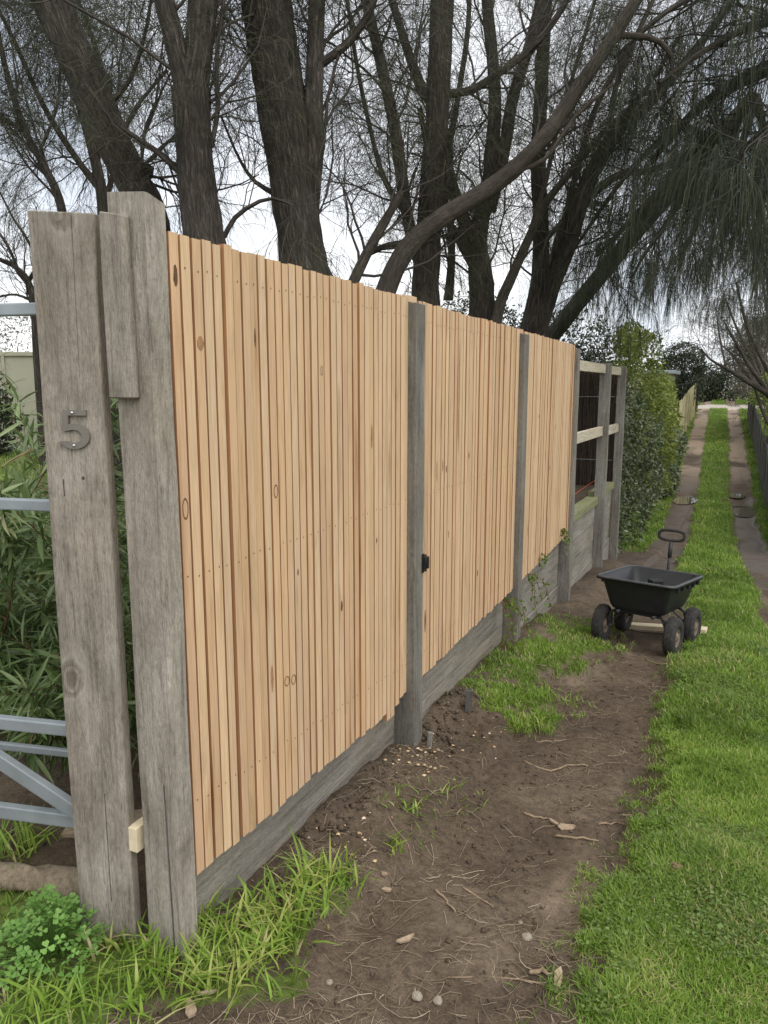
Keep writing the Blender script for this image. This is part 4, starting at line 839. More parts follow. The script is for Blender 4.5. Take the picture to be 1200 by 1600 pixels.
# ------------------------------------------------------------------ far fences, shed, road-end things
def paling_fence(name, label, A, B, n, hgt, mtl, seed, sag=0, rails=True):
    g = random.Random(seed); A = np.array(A, float); B = np.array(B, float); t = empty(name, (A[0], A[1], gz(A[0], A[1])), label, 'fence')
    dirv = (B - A) / n; ang = math.atan2(dirv[1], dirv[0]); wd = np.linalg.norm(dirv) - .006
    mb = MB(); mb.box((0, -.010, -.15), (wd, .010, hgt), 0, None, .002); me_ = mb.mesh('paling'); me_.materials.append(M[mtl])
    for i in range(n):
        p = A + dirv * i; z = gz(p[0], p[1]); o = bpy.data.objects.new('paling', me_); COL.objects.link(o); o.parent = t
        o.location = Vector((p[0], p[1], z + g.uniform(-.015, .015))) - t.location; o.rotation_euler = (g.uniform(-.02, .02), g.uniform(-.012, .012), ang)
    for i in range(0, n + 1, max(1, n // 5)):
        p = A + dirv * i; nrm = np.array([dirv[1], -dirv[0]]) / np.linalg.norm(dirv) * .055; z = gz(p[0], p[1])
        mb = MB(); mb.box((-.05, -.035, -.2), (.05, .035, hgt + .05), 0, Matrix.Rotation(ang, 4, 'Z'), .004); mb.build('post', mtl, t).location = Vector((p[0] + nrm[0], p[1] + nrm[1], z)) - t.location
    return t
paling_fence('paling_fence', 'dark weathered paling fence along the right side of the lane', (.72, 13.2), (.02, 34), 150, 1.12, 'darkpal', 71)
paling_fence('paling_fence', 'pale cream paling fence on the left towards the road', (-1.98, 26), (-2.08, 34.5), 60, 1.35, 'cream', 72)
paling_fence('paling_fence', 'short pale paling return fence beside the yellow-flecked bush', (-3.3, 25.9), (-2.02, 25.9), 11, 1.45, 'cream', 73)
sh = empty('shed', (-2.75, 28, gz(-2.75, 28)), 'small shed with a flat grey roof edge behind the pale paling fence', 'shed')
MB().box((-1, -.9, -.3), (.35, .9, 1.9)).build('wall', 'cream', sh); MB().box((-1.15, -1.1, 1.902), (.52, 1.1, 2.02), 0, None, .01).build('roof', 'galv', sh); MB().box((.352, -.4, .2), (.37, .4, 1.7)).build('door', 'darkpal', sh)

# sage-green wall of the neighbour beyond the gate
wl = empty('boundary_wall', (-13.2, 10.4, 0), 'pale sage sheet wall with flat capping beyond the gate', 'wall')
ang = math.atan2(11.18 - 10.14, -11.07 + 13.24)
for k in range(-3, 5): 
    mb = MB(); mb.box((k * 1.8 + .004, -.03, -.2), (k * 1.8 + 1.796, .03, 2.22), 0, Matrix.Rotation(ang, 4, 'Z')); mb.build('panel', 'wall', wl)
mb = MB(); mb.box((-5.5, -.07, 2.224), (9.1, .07, 2.30), 0, Matrix.Rotation(ang, 4, 'Z'), .006); mb.build('capping', 'wall', wl)
for k in range(-3, 6):
    mb = MB(); mb.box((k * 1.8 - .03, -.065, -.2), (k * 1.8 + .03, -.033, 2.22), 0, Matrix.Rotation(ang, 4, 'Z')); mb.build('post', 'wall', wl)
BG_ = 'scrub beyond the sage wall'
shrub('garden_scrub', 'grey leafless scrub rising behind the sage wall, left of the gate post', 'shrub', (-15.5, 12.5, 0), [((-15, 12.6, 2.6), (1.8, 1, .8)), ((-13, 13, 2.4), (1.6, 1, .6)), ((-17, 12, 2.6), (2, 1, .9))], 9000, .09, 'olive', 45, BG_, 10, .25, .0, .9, .2, .04)
shrub('garden_scrub', 'small dark bush against the sage wall at the left edge', 'shrub', (-12.2, 9.2, 0), [((-12.3, 9.2, 1.0), (.55, .5, .75))], 2600, .09, 'dark', 46, BG_, 4)
make_tree('bare branching tree beyond the gate at the left edge', [
    [(58, 560, 15), (52, 480, 13), (42, 440, 12), (20, 415, 9), (-10, 400, 7), (-50, 370, 5)], [(42, 442, 8), (58, 410, 6), (40, 370, 5), (20, 340, 4), (0, 300, 3)], [(30, 425, 6), (10, 380, 5), (-20, 340, 4)], [(50, 470, 6), (20, 460, 4), (-20, 470, 3)]], 12, 112, 9, 5, 4, 4, (.5, 1.5), bark='bark', group='she-oak trees behind the fence')

# brushwood screen behind the open bays
bs = empty('brushwood_screen', (-4.6, 9.6, .38), 'dark brown brushwood screen seen through the open fence bays', 'screen')
g = np.random.default_rng(77); nS = 5200; xs = g.uniform(0, 3.14, nS); S = np.stack([xs, g.uniform(-.04, .04, nS), g.uniform(-.05, .5, nS) * (g.random(nS) < .5)], -1); L = g.uniform(.5, 1.5, nS)
Pb = np.stack([S + np.stack([g.normal(0, .012, nS) * k, g.normal(0, .006, nS) * k, np.minimum(S[:, 2] + L * k / 3, 1.44 + g.uniform(-.02, .02, nS)) - S[:, 2]], -1) for k in range(4)], 1)
V_, F_, ti = ribbons(Pb, np.full((nS, 4), .0028), unit(np.stack([np.ones(nS), g.normal(0, .5, nS), 0 * xs], -1)), g.beta(2, 3, nS)); o = link('brush', np_mesh('brush', V_, F_, ti), 'brush', bs); o['kind'] = 'stuff'
MB().box((0, .045, 0), (3.14, .06, 1.40)).build('backing', 'knot', bs)
for z in (.35, 1.12): MB().tube([(0, -.046, z), (1.0, -.048, z + .004), (2.2, -.046, z - .003), (3.14, -.048, z)], .0025, 5).build('wire', 'galv', bs)
p = atX(914, 773, -1.62); zz = gz(-1.62, p[1])
og = empty('orange_cap', (-1.62, 7.3, gz(-1.62, 7.3)), 'small orange plastic cap on the soil behind the open bay', 'cap')
MB().tube([(0, 0, 0), (0, 0, .03), (0, 0, .05), (0, 0, .06)], [.06, .058, .045, .01], 14).build('cap', 'orange', og)
sl = MB(); sl.tube([(-1.52, 6.6, .52), (-1.54, 7.4, .515), (-1.56, 8.2, .52), (-1.58, 9.2, .52)], .0022, 5); tagit(sl.build('string_line', 'orange'), 'taut orange string line running behind the open fence bays', 'string')
for k, (x, y) in enumerate(((-1.60, 7.2), (-1.66, 7.42))):
    mb = MB(); mb.box((-.05, -.025, 0), (.05, .025, .025), 0, Matrix.Rotation(.5 + k * 1.3, 4, 'Z'), .004); o = mb.build('timber_offcut', 'offcut', None, (x, y, gz(x, y) + .002)); tagit(o, 'pale sawn block lying %s the orange cap' % ('nearest' if k == 0 else 'just beyond'), 'offcut')

# ------------------------------------------------------------------ shrub behind the gate with long narrow leaves
def leaf_mesh():
    k = 7; vs = []; 
    for i in range(k):
        t = i / (k - 1); wv = .5 * math.sin(math.pi * min(1, t * .93 + .06)) ** .9 * .105; z = -.28 * t * t
        vs += [(t, -wv, z + .012), (t, 0, z), (t, wv, z + .012)]
    fs = []
    for i in range(k - 1): fs += [(i * 3, i * 3 + 1, i * 3 + 4, i * 3 + 3), (i * 3 + 1, i * 3 + 2, i * 3 + 5, i * 3 + 4)]
    return np.array(vs), np.array(fs)
LV, LF = leaf_mesh()
def leaf_set(S, D, L, g, roll=1.0):
    n = len(S); D = unit(D); ref = np.array([0, 0, 1.0]) + rvec(n, g) * roll; y = unit(np.cross(ref, D)); z = np.cross(D, y)
    V_ = S[:, None] + L[:, None, None] * (LV[None, :, 0:1] * D[:, None] + LV[None, :, 1:2] * y[:, None] * g.uniform(.7, 1.3, (n, 1, 1)) + LV[None, :, 2:3] * z[:, None]); F_ = (LF[None] + (np.arange(n) * len(LV))[:, None, None]).reshape(-1, 4)
    return V_.reshape(-1, 3), F_
def willow(label, base, seed, nst, hgt, rad, nlf, group, front=0):
    g = np.random.default_rng(seed); base = np.array(base, float); t = empty('narrow_leaf_shrub', base, label, 'shrub', group)
    K = 8; S = np.stack([g.uniform(-.12, .12, nst), g.uniform(-.12, .12, nst), 0 * np.arange(nst) - .03], -1); D = unit(np.stack([g.normal(0, .55, nst), g.normal(0, .55, nst), np.full(nst, 1.0)], -1)); Ls = hgt * g.uniform(.55, 1.1, nst); out = [S]; cur = S
    for k in range(K - 1):
        D = unit(D + rvec(nst, g) * .18 + np.array([0, 0, -.10 * k / 3])); cur = cur + D * (Ls / (K - 1))[:, None]; out.append(cur)
    P = np.stack(out, 1); R = np.linspace(.007, .002, K)[None] * g.uniform(.7, 1.2, (nst, 1)); B = list(sprout(P, R, 7, g, (30, 65), (.2, .5), .15, .3, 6, .25, .6, .003))
    def inside(Q): W_ = Q + base; return ((W_[..., 0] < -1.58) & (W_[..., 1] > 1.68)).all(1)
    k_ = inside(P); P, R = P[k_], R[k_]; k_ = inside(B[0]); B = (B[0][k_], B[1][k_])
    v1 = tubes(P, R, 6); v2 = tubes(*B, 4); link('stems', np_mesh('stems', np.concatenate([v1[0], v2[0]]), np.concatenate([v1[1], v2[1] + len(v1[0])]), None, True), 'redstem', t)
    def pick(Q, n):
        i = g.integers(0, len(Q), n); s = g.uniform(.15, 1, n) * (Q.shape[1] - 1.001); k = s.astype(int); f = (s - k)[:, None]; return Q[i, k] * (1 - f) + Q[i, k + 1] * f, unit(Q[i, k + 1] - Q[i, k])
    s1, d1 = pick(P, nlf // 2); s2, d2 = pick(B[0], nlf); Sx = np.concatenate([s1, s2]); Dx = np.concatenate([d1, d2]); n = len(Sx)
    Dn = unit(Dx * .7 + rvec(n, g) * .75 + np.array([0, 0, -.25])); L = g.uniform(.08, .16, n); W_ = Sx + base + Dn * L[:, None]; k_ = (W_[:, 0] < -1.53) & (W_[:, 1] > 1.58); Sx, Dn, L = Sx[k_], Dn[k_], L[k_]; n = len(Sx); V_, F_ = leaf_set(Sx, Dn, L, g)
    o = link('foliage', np_mesh('foliage', V_, F_, np.repeat(np.clip(g.beta(2, 2.6, n), 0, 1), len(LV)), True), 'willow', t); o['kind'] = 'stuff'
    if front:
        i = np.argsort(Sx[:, 1] - .6 * Sx[:, 0])[:front * 3]; i = g.permutation(i)[:front]; meshes = []
        for q in range(3):
            me_ = np_mesh('leaf', LV, LF, np.full(len(LV), (.35, .6, .85)[q]), True); me_.materials.append(M['willow']); meshes.append(me_)
        for j in i:
            o = bpy.data.objects.new('leaf', meshes[int(g.integers(0, 3))]); COL.objects.link(o); o.parent = t; o.location = Sx[j]; d_ = Vector(unit(Dn[j] + np.array([.1, -.3, -.3]))); o.rotation_euler = d_.to_track_quat('X', 'Z').to_euler(); o.scale = [float(g.uniform(.09, .15))] * 3
WG = 'narrow-leaved shrubs behind the gate'
willow('narrow-leaved green shrub crowding the gate, nearest the number post', (-2.35, 2.15, .02), 81, 15, 1.65, .5, 2600, WG, 60)
willow('narrow-leaved shrub at the left edge behind the gate', (-3.1, 2.15, .02), 82, 15, 1.6, .5, 2400, WG, 30)
willow('narrow-leaved shrub glimpsed between the two big posts', (-2.55, 3.0, .06), 83, 13, 1.45, .5, 1900, WG)
willow('narrow-leaved shrub furthest back behind the gate', (-3.6, 3.1, .02), 84, 14, 1.5, .6, 1900, WG)

# log and board lying inside the gate
p = hit(20, 1400)
lg = MB(); lg.tube([tuple(Vector((-2.3, 1.42, .04)).lerp(Vector((-1.71, 1.62, .035)), q / 24)) for q in range(25)], [.046] * 25, 16); lo = empty('old_log', (-2.0, 1.53, 0), 'weathered log lying on the grass under the gate', 'log')
lg.v = [(x, y + .016 * (float(vnoise([x * 14 + z * 30], [z * 40 + 5], 14)[0]) - .5) * 2, z + .02 * (float(vnoise([x * 9 + 3], [y * 30 + z * 22], 15)[0]) - .5) * 2 - .012) for x, y, z in lg.v]; lg.v = [(x + 2.0, y - 1.53, z) for x, y, z in lg.v]; lg.build('log', 'log', lo)
p = Vector((-1.98, 1.85, .03)); mb = MB(); mb.box((-.16, -.05, 0), (.16, .05, .025), 0, Matrix.Rotation(.5, 4, 'Z') @ Matrix.Rotation(-.12, 4, 'Y'), .004); tagit(mb.build('timber_offcut', 'barkchip', None, p), 'tan board end lying under the gate beside the number post', 'board')
# clover at the foot of the gate post
cl = empty('clover_plant', (-1.69, 1.33, H1(-1.69, 1.33)), 'bushy bright clover at the foot of the number post', 'weed')
g = np.random.default_rng(91); nC = 260; th = g.uniform(0, 6.283, nC); rr_ = np.sqrt(g.random(nC)); sq_ = .75 + .7 * fbm(np.cos(th) + 4, np.sin(th) + 4, 2.2, 95); cx = np.cos(th) * rr_ * .17 * sq_; cy = np.sin(th) * rr_ * .15 * sq_; chh = .03 + .15 * (1 - rr_) * g.uniform(.3, 1.2, nC) + .03 * g.random(nC); VV = []; FF = []; TT = []; o_ = 0
for i in range(nC):
    tilt = Matrix.Rotation(g.uniform(-.5, .5), 3, 'X') @ Matrix.Rotation(g.uniform(-.5, .5), 3, 'Y'); r0 = g.uniform(.010, .019); a0 = g.uniform(0, 6.28); tt = g.random()
    for q in range(3):
        a = a0 + q * 2.0944; pr = [(0, 0), (.75, -.55), (1.1, -.28), (.98, 0), (1.1, .28), (.75, .55)]
        for (u, v_) in pr:
            p = tilt @ Vector((r0 * (u * math.cos(a) - v_ * math.sin(a)), r0 * (u * math.sin(a) + v_ * math.cos(a)), .15 * r0 * u)); VV.append((cx[i] + p.x, cy[i] + p.y, chh[i] + p.z)); TT.append(tt)
        FF += [(o_, o_ + 1, o_ + 2, o_ + 3), (o_, o_ + 3, o_ + 4, o_ + 5)]; o_ += 6
link('foliage', np_mesh('foliage', VV, FF, TT), 'clover', cl)
Sx = np.stack([cx * .3, cy * .3, 0 * cx], -1); E_ = np.stack([cx, cy, chh], -1); Pq = np.stack([Sx, (Sx + E_) / 2 + [0, 0, .01], E_], 1); v, f = tubes(Pq, np.full((nC, 3), .0008), 3); link('stems', np_mesh('stems', v, f, np.full(len(v), .4)), 'clover', cl)

# weeds trailing over the wall
def vine(label, start, n, ln, seed, out=.04):
    g = np.random.default_rng(seed); s = np.array(start, float); t = empty('trailing_weed', s, label, 'weed', 'weeds trailing over the sleeper wall'); K = 8; S = g.normal(0, .03, (n, 3)) * [0.1, 1, .2]; D = unit(np.stack([np.full(n, .6), g.normal(0, .5, n), g.uniform(-.4, .5, n)], -1)); out_ = [S]; cur = S; L = ln * g.uniform(.5, 1.1, n)
    for k in range(K - 1): D = unit(D + rvec(n, g) * .25 + [-.05, 0, -.35]); cur = cur + D * (L / (K - 1))[:, None]; cur[:, 0] = np.maximum(cur[:, 0], .004); out_.append(cur.copy())
    P = np.stack(out_, 1); v, f = tubes(P, np.full((n, K), .0018), 4); link('stems', np_mesh('stems', v, f), 'redstem', t); nl = n * 16; i = g.integers(0, n, nl); k = g.integers(1, K, nl); p = P[i, k] + g.normal(0, .008, (nl, 3)); ax = unit(rvec(nl, g) + [.4, 0, -.5]); sd_ = unit(np.cross(ax, rvec(nl, g))); sz = g.uniform(.018, .036, nl)[:, None]
    V_ = np.stack([p, p + ax * sz * .5 + sd_ * sz * .35, p + ax * sz, p + ax * sz * .5 - sd_ * sz * .35], 1).reshape(-1, 3); link('foliage', np_mesh('foliage', V_, np.arange(nl * 4).reshape(-1, 4), np.repeat(g.beta(2, 4, nl) * .5, 4)), 'grass', t)
vine('green weed trailing from under the slats just before the second post', (-1.37, 4.66, .23), 9, .42, 61)
vine('thin weed hanging down the sleepers just past the second post', (-1.37, 5.32, .27), 5, .34, 62)
vine('sprig of weed poking through the bottom of the last slat bay', (-1.342, 6.25, .42), 4, .16, 63)
vine('tiny weed sprig on the lower slats in the middle of the last bay', (-1.342, 5.55, .36), 2, .10, 64)

# ------------------------------------------------------------------ small things on the path
def stake(px_, py_, hgt, wd, label, mtl='sleeper'):
    p = hit(px_, py_); mb = MB(); mb.box((-wd / 2, -wd / 2, -.1), (wd / 2, wd / 2, hgt), 0, Matrix.Rotation(.25, 4, 'Z') @ Matrix.Rotation(.05, 4, 'Y'), .003); o = mb.build('stake', mtl, None, p); tagit(o, label, 'stake')
stake(731, 1112, .115, .032, 'short dark stake driven into the soil by the wall', 'darkpal'); stake(671, 1166, .07, .022, 'stubby peg at the foot of the first grey post', 'greypost')
def stick(pts, r, label, mtl='stick'):
    P = [hit(*q) for q in pts]; b = P[0]; mb = MB(); n = 9; Q = path_smooth(np.array(P) - b + [0, 0, r * .8], n); Q = Q + np.random.default_rng(int(pts[0][0])).normal(0, r * .45, Q.shape); mb.tube(Q, np.linspace(r, r * .55, n), 6); tagit(mb.build('stick', mtl, None, b), label, 'stick', 'sticks on the dirt path')
for a in (([(866, 1310), (900, 1313), (935, 1317)], .006, 'straight tan stick just below the bark flakes'), ([(818, 1274), (840, 1279), (857, 1283)], .006, 'short pale stick left of the bark flakes'), ([(818, 1191), (855, 1205), (890, 1197), (920, 1200)], .006, 'bent forked twig across the upper path'),
          ([(838, 1160), (862, 1161), (885, 1157)], .004, 'thin curved twig on the path above the forked twig'), ([(680, 1395), (696, 1410), (712, 1428)], .005, 'dark slanting twig near the middle of the path'), ([(722, 1388), (748, 1405), (772, 1420)], .004, 'thin twig just right of the dark slanting one'),
          ([(826, 1526), (850, 1526), (864, 1527)], .007, 'short thick stick lying left of the upright bark strip'), ([(700, 1530), (800, 1533), (880, 1548), (960, 1570)], .003, 'long thin stalk crossing the bottom of the path'), ([(1010, 1032), (1035, 1040), (1065, 1035)], .005, 'thin curved stick in front of the cart'), ([(945, 1345), (955, 1353), (964, 1360)], .004, 'tiny white twig near the grass edge'), ([(935, 1290), (960, 1288), (975, 1289)], .004, 'small twig touching the right grass edge')): stick(*a)
def flake(px_, py_, lx, ly, rot, label, mtl='barkchip', cat='bark', seed=0):
    p = hit(px_, py_); g = random.Random(px_); k = 9; top = []; 
    for i in range(k):
        a = 6.2832 * i / k; q = g.uniform(.7, 1.15); top.append((lx * math.cos(a) * q, ly * math.sin(a) * q, .012 + .18 * lx * math.cos(a) ** 2 + g.uniform(0, .004)))
    mb = MB(); mb.add(top + [(x, y, z - .006) for x, y, z in top], [tuple(range(k)), tuple(range(2 * k - 1, k - 1, -1))] + [(i, k + i, k + (i + 1) % k, (i + 1) % k) for i in range(k)]); o = mb.build('bark_flake', mtl, None, p); o.rotation_euler.z = rot; tagit(o, label, cat, 'bark flakes on the path')
flake(884, 1297, .035, .022, .3, 'curled tan bark flake above the straight stick'); flake(866, 1290, .028, .010, -.6, 'narrow bark sliver left of the curled flake'); flake(634, 1474, .038, .009, .9, 'pale pointed bark sliver on the lower path'); flake(872, 1536, .012, .045, .1, 'upright bark strip at the lower right of the path'); flake(605, 1395, .02, .01, .2, 'small bark bit near the middle of the path')
flake(298, 1588, .035, .015, -.7, 'reddish wood sliver at the bottom left edge'); flake(322, 1562, .028, .008, .6, 'brown bark sliver in the grass below the posts'); flake(600, 1372, .012, .009, .2, 'dark leaf scrap beside the small bark bit', 'stick')
def rock(px_, py_, r, label, mtl='stone', cat='stone', sq=(1, 1, .7)):
    p = hit(px_, py_); bm = bmesh.new(); bmesh.ops.create_icosphere(bm, subdivisions=2, radius=1); g = px_ * .37
    for v in bm.verts: q = .8 + .4 * vnoise([v.co.x * 1.5 + g + 9], [v.co.y * 1.5 + v.co.z + 9], 12)[0]; v.co = Vector((v.co.x * q * r * sq[0], v.co.y * q * r * sq[1], v.co.z * q * r * sq[2] + r * .4))
    me_ = bpy.data.meshes.new('stone'); bm.to_mesh(me_); bm.free(); tagit(link('brick_bit' if mtl == 'brick' else 'pebble', me_, mtl, None, p), label, cat, None if mtl == 'brick' else 'stones on the path')
rock(823, 1468, .016, 'round pale pebble right of centre on the lower path'); rock(652, 1562, .015, 'pale pebble at the bottom of the path'); rock(684, 1566, .014, 'darker pebble just right of the pale bottom one'); rock(1056, 1362, .028, 'reddish brick fragment lying in the grass', 'brick', 'brick', (1, .8, .8)); rock(515, 1537, .010, 'small pebble left of the bottom pebbles')
rock(813, 1444, .008, 'tiny pebble just above the round pale pebble')

# loose litter nobody could count
g = np.random.default_rng(141)
def on_ground(n, x0, x1, y0, y1, keep): 
    x = g.uniform(x0, x1, n); y = g.uniform(y0, y1, n); c, _ = lane_cover(x, y); k = keep(x, y, c); return x[k], y[k]
lx, ly = on_ground(22000, -1.4, .0, 1.0, 5.2, lambda x, y, c: (g.random(len(x)) < np.clip((fbm(x, y, 2.4, 500) - .34) * 3.2, .08, 1) * (1 - .5 * c) * np.interp(y, [1, 2.3, 3.2, 5.2], [1, .55, .32, .18])))
n = len(lx); K = 6; a0 = g.uniform(0, 6.283, n); crv = g.normal(0, .85, n); L = g.gamma(2.0, .028, n).clip(.015, .22); P = [np.stack([lx, ly], -1)]
for k in range(K - 1): a = a0 + crv * (k / (K - 1)) * L / .08; P.append(P[-1] + np.stack([np.cos(a), np.sin(a)], -1) * (L / (K - 1))[:, None])
P = np.stack(P, 1); z = height(P[..., 0], P[..., 1]) + .003 + .004 * g.random((n, K)) + (g.random((n, 1)) ** 6) * .012; P3 = np.concatenate([P, z[..., None]], -1)
P3 = P3[(P3[:, :, 0] > -1.40).all(1)]; n = len(P3); v, f = tubes(P3, (np.full((n, K), .00075) * g.uniform(.5, 1.7, (n, 1))), 3); tagit(link('needle_litter', np_mesh('needle_litter', v, f, np.repeat(g.beta(2, 2.2, n), K * 3)), 'litter'), 'dry needles and fine twigs strewn over the dirt path', 'litter', None, 'stuff')
lx, ly = on_ground(5200, -1.4, .0, 1.0, 5.6, lambda x, y, c: (c < .5) & (g.random(len(x)) < np.clip((fbm(x, y, 3, 510) - .36) * 3, .1, 1)))
chx = np.concatenate([g.normal(-1.24, .07, 120), g.normal(-1.19, .12, 60), g.normal(-1.2, .08, 60)]); chy = np.concatenate([g.normal(2.98, .10, 120), g.normal(3.35, .22, 60), g.normal(2.1, .2, 60)])
def crumbs(name, x, y, smin, smax, mtl, label, cat, flat=.6):
    n = len(x); s = g.gamma(1.6, 1, n) * smin; s = s.clip(smin * .5, smax); oc = np.array([(1, 0, 0), (-1, 0, 0), (0, 1, 0), (0, -1, 0), (0, 0, 1), (0, 0, -.6)], float); rot = g.uniform(0, 6.28, n); B = oc[None] * (s[:, None, None] * g.uniform(.5, 1.3, (n, 6, 1))) * np.array([1, 1, flat]); c_, s_ = np.cos(rot)[:, None], np.sin(rot)[:, None]
    X = B[..., 0] * c_ - B[..., 1] * s_ + x[:, None]; Y = B[..., 0] * s_ + B[..., 1] * c_ + y[:, None]; Z = B[..., 2] + (height(x, y) + s * .25)[:, None]; T = np.array([(0, 2, 4), (2, 1, 4), (1, 3, 4), (3, 0, 4), (2, 0, 5), (1, 2, 5), (3, 1, 5), (0, 3, 5)])
    F_ = (T[None] + (np.arange(n) * 6)[:, None, None]).reshape(-1, 3); tagit(link(name, np_mesh(name, np.stack([X, Y, Z], -1).reshape(-1, 3), F_, np.repeat(g.random(n), 6)), mtl), label, cat, None, 'stuff')
crumbs('soil_crumbs', lx, ly, .003, .014, 'litter_soil' if 'litter_soil' in M else 'ground', 'loose crumbs of dark soil over the path', 'soil')
k = chx > -1.385; crumbs('wood_chips', chx[k], chy[k], .004, .012, 'chip', 'scattered fresh wood chips by the first grey post', 'chips', .35)
hx = g.normal(-1.27, .07, 700); hy = np.concatenate([g.normal(3.55, .22, 400), g.normal(2.25, .3, 300)]); k = (hx > -1.385) & (hx < -1.1); crumbs('soil_clods', hx[k], hy[k], .0045, .02, 'ground', 'dug clods of soil heaped against the sleeper wall', 'soil', .8)
gxp = g.normal(-1.2, .07, 220); gyp = g.normal(2.0, .13, 220); k = gxp > -1.385; crumbs('gravel', gxp[k], gyp[k], .003, .008, 'stone', 'pale gravel crumbs by the near end of the fence', 'gravel', .7)

# ------------------------------------------------------------------ grass
def blades(x, y, hgt, wd, lean, g, K=4, tint0=0, zoff=0):
    n = len(x); z = height(x, y) - .004; a = g.uniform(0, 6.283, n); d = np.stack([np.cos(a), np.sin(a)], -1); ln = lean * g.uniform(.2, 1.3, n); P = []
    for k in range(K):
        t = k / (K - 1); hz = hgt * (t - .28 * ln * t * t); hr = hgt * ln * (t ** 1.7) * .8; P.append(np.stack([x + d[:, 0] * hr, y + d[:, 1] * hr, z + hz], -1))
    P = np.stack(P, 1); sa = a + np.pi / 2 + g.normal(0, .5, n); side = np.stack([np.cos(sa), np.sin(sa), 0 * sa], -1); W = wd[:, None] * np.array([.7, 1, .75, .08] if K == 4 else [.9, .9, .1])[None]
    tint = np.clip(g.beta(2.6, 3.0, n) * .85 + .05 + tint0 + .9 * (fbm(x, y, 1.6, 600) - .5) + .6 * (fbm(x, y, 5, 610) - .5), 0, .92); dry = g.random(n) < .045 + .22 * ss(.60, .74, fbm(x, y, 3.4, 640)); tint = np.where(dry, g.uniform(.93, 1, n), tint)
    return ribbons(P, W, side, tint)
def grass(name, label, n, x0, x1, y0, y1, hm, wd, K, seed, keepf=None, lean=.9, tint0=0):
    g = np.random.default_rng(seed); x = g.uniform(x0, x1, n); y = y0 + (y1 - y0) * g.random(n) ** 1.25; c, r = lane_cover(x, y); ok = (g.random(n) < c ** 1.5 * (1 - r)) & (c > .12)
    if keepf is not None: ok &= keepf(x, y)
    x, y, c = x[ok], y[ok], c[ok]; h = hm * g.uniform(.45, 1.35, len(x)) * (.25 + 1.5 * fbm(x, y, 3.6, 620)) * (.55 + .45 * c); V_, F_, t = blades(x, y, h, wd * g.uniform(.6, 1.35, len(x)), lean, g, K, tint0)
    tagit(link(name, np_mesh(name, V_, F_, t), 'grass'), label, 'grass', None, 'stuff'); return len(x)
cnt = []
cnt.append(grass('lane_grass', 'short green grass strip on the right of the dirt path', 135000, -.55, .42, 1.45, 4.2, .038, .0017, 4, 1, lambda x, y: x > -.6, 1.2))
cnt.append(grass('lane_grass', 'green grass on both sides of the path around the cart', 130000, -1.38, .9, 3.6, 9.5, .045, .0026, 3, 2, None, 1.1))
cnt.append(grass('lane_grass', 'bright grass strip and verges along the far lane', 120000, -2.6, .95, 9, 40, .07, .006, 3, 3))
cnt.append(grass('verge_grass', 'grass verge on the far side of the cross road', 12000, -9, 5, 42.5, 49, .09, .012, 3, 4))
cnt.append(grass('weedy_grass', 'lush weedy grass around the foot of the big posts', 5500, -2.5, -.95, .95, 2.25, .05, .0026, 4, 5, lambda x, y: ~((x < -1.345) & (x > -1.70) & (y > 1.42) & (y < 1.66)) & ~((x < -1.345) & (y > 1.5)), 1.15, .08))
cnt.append(grass('garden_grass', 'green lawn beyond the gate before the sage wall', 26000, -12.5, -1.9, 2.2, 10.5, .08, .006, 3, 6, None, .9, .1))
cnt.append(grass('sparse_grass', 'sparse grass sprigs on the bare soil below the slats', 2600, -1.36, -.8, 2.2, 3.6, .05, .0022, 4, 7, None, 1.3, -.05))
g = np.random.default_rng(733); n = 26000; x = g.uniform(-.5, .4, n); y = 1.5 + 4.5 * g.random(n) ** 1.2; c, r = lane_cover(x, y); ok = (c > .6) & (fbm(x, y, 2.1, 630) > .52); x, y = x[ok], y[ok]; n = len(x); z = height(x, y) + g.uniform(.012, .032, n); a = g.uniform(0, 6.28, n); R_ = g.uniform(.003, .0062, n); nrm = g.normal(0, .25, (n, 2)); VV = []
for q in range(6): aa = a + q * 1.0472; VV.append(np.stack([x + R_ * np.cos(aa), y + R_ * np.sin(aa), z + R_ * (np.cos(aa) * nrm[:, 0] + np.sin(aa) * nrm[:, 1])], -1))
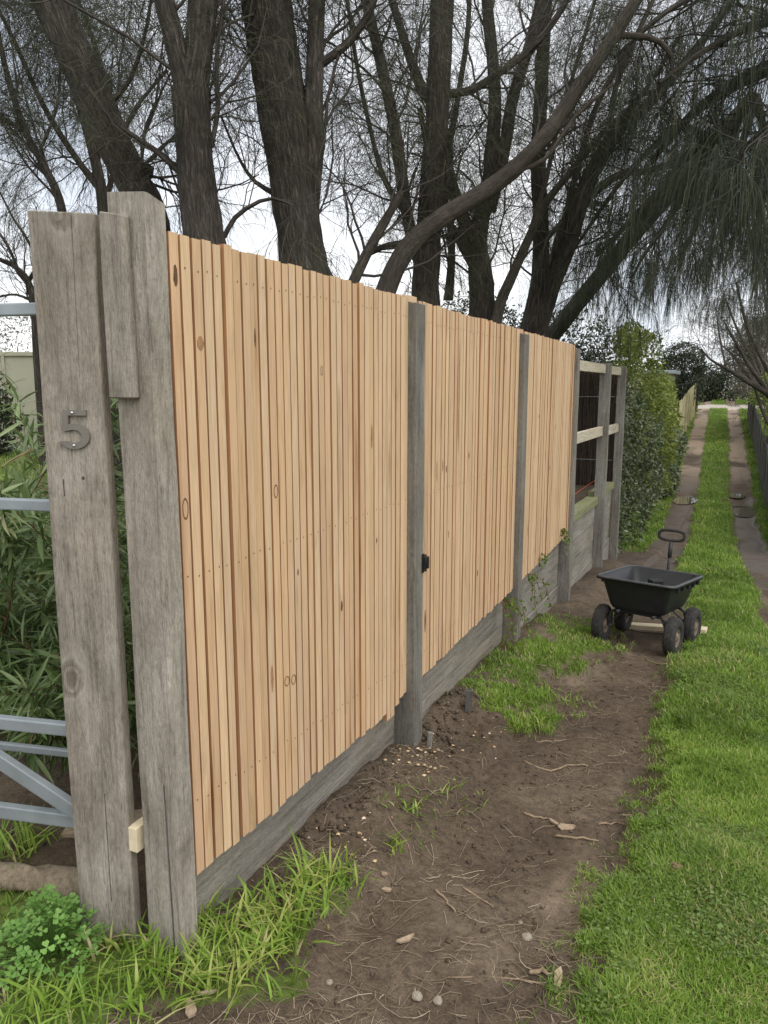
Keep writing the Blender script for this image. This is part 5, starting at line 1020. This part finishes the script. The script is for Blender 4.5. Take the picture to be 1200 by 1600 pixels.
V_ = np.stack(VV, 1).reshape(-1, 3); b_ = (np.arange(n) * 6)[:, None]; F_ = np.concatenate([b_ + [0, 1, 2, 3], b_ + [0, 3, 4, 5]]); tagit(link('lawn_clover', np_mesh('lawn_clover', V_, F_, np.repeat(g.random(n), 6)), 'clover_low'), 'low round-leaved clover mixed through the grass strip', 'clover', None, 'stuff')
# bigger weed tufts beside the near end of the fence
def tuft(px_, py_, n, hgt, label, seed, sp=.05, tint0=.15):
    p = hit(px_, py_); g = np.random.default_rng(seed); x = p[0] + g.normal(0, sp, n); y = p[1] + g.normal(0, sp, n); x = np.maximum(x, -1.36) if p[0] > -1.36 else x
    V_, F_, t = blades(x, y, hgt * g.uniform(.45, 1.15, n), .0040 * g.uniform(.6, 1.4, n), 1.35, g, 4, tint0 + .1); b = empty('grass_tuft', p, label, 'grass', 'grass tufts by the near end of the fence'); link('blades', np_mesh('blades', V_ - p.astype(np.float32), F_, t), 'grass', b)
tuft(485, 1385, 90, .13, 'tall bright grass tuft against the soil under the near slats', 21, .055); tuft(430, 1420, 70, .11, 'grass tuft left of the tall bright one', 22, .05); tuft(540, 1375, 45, .09, 'thin grass tuft right of the tall bright one', 23, .03); tuft(330, 1440, 60, .11, 'grass tuft at the right foot of the end post', 24, .05)
tuft(240, 1500, 90, .11, 'grass tuft in front of the two big posts', 25, .06); tuft(410, 1490, 120, .08, 'low grass tuft on the lower left soil edge', 26, .055); tuft(30, 1330, 70, .15, 'tall grass tuft under the gate at the left edge', 27, .06)
for k_, q_ in enumerate([(180, 1480, 'just left of the clump before the posts'), (300, 1500, 'right of the clump before the posts'), (130, 1560, 'at the bottom left below the clover'), (350, 1535, 'below the end post on the soil edge'), (215, 1570, 'at the bottom edge below the number post'), (440, 1465, 'low beside the soil left of the path'), (60, 1580, 'in the bottom left corner'), (280, 1545, 'between the bottom edge and the posts'), (385, 1450, 'between the end post and the soil'), (470, 1430, 'below the tall bright clump')]): tuft(q_[0], q_[1], 48, .085 + .008 * (k_ % 4), 'broad-bladed grass clump ' + q_[2], 300 + k_, .045, .12)
tuft(620, 1325, 22, .05, 'small weed sprig on the bare soil below the slats', 28, .025); tuft(640, 1265, 30, .05, 'small weed patch halfway to the first grey post', 29, .035)
print('grass', cnt, 'tris', sum(len(m_.polygons) * 2 for m_ in bpy.data.meshes))
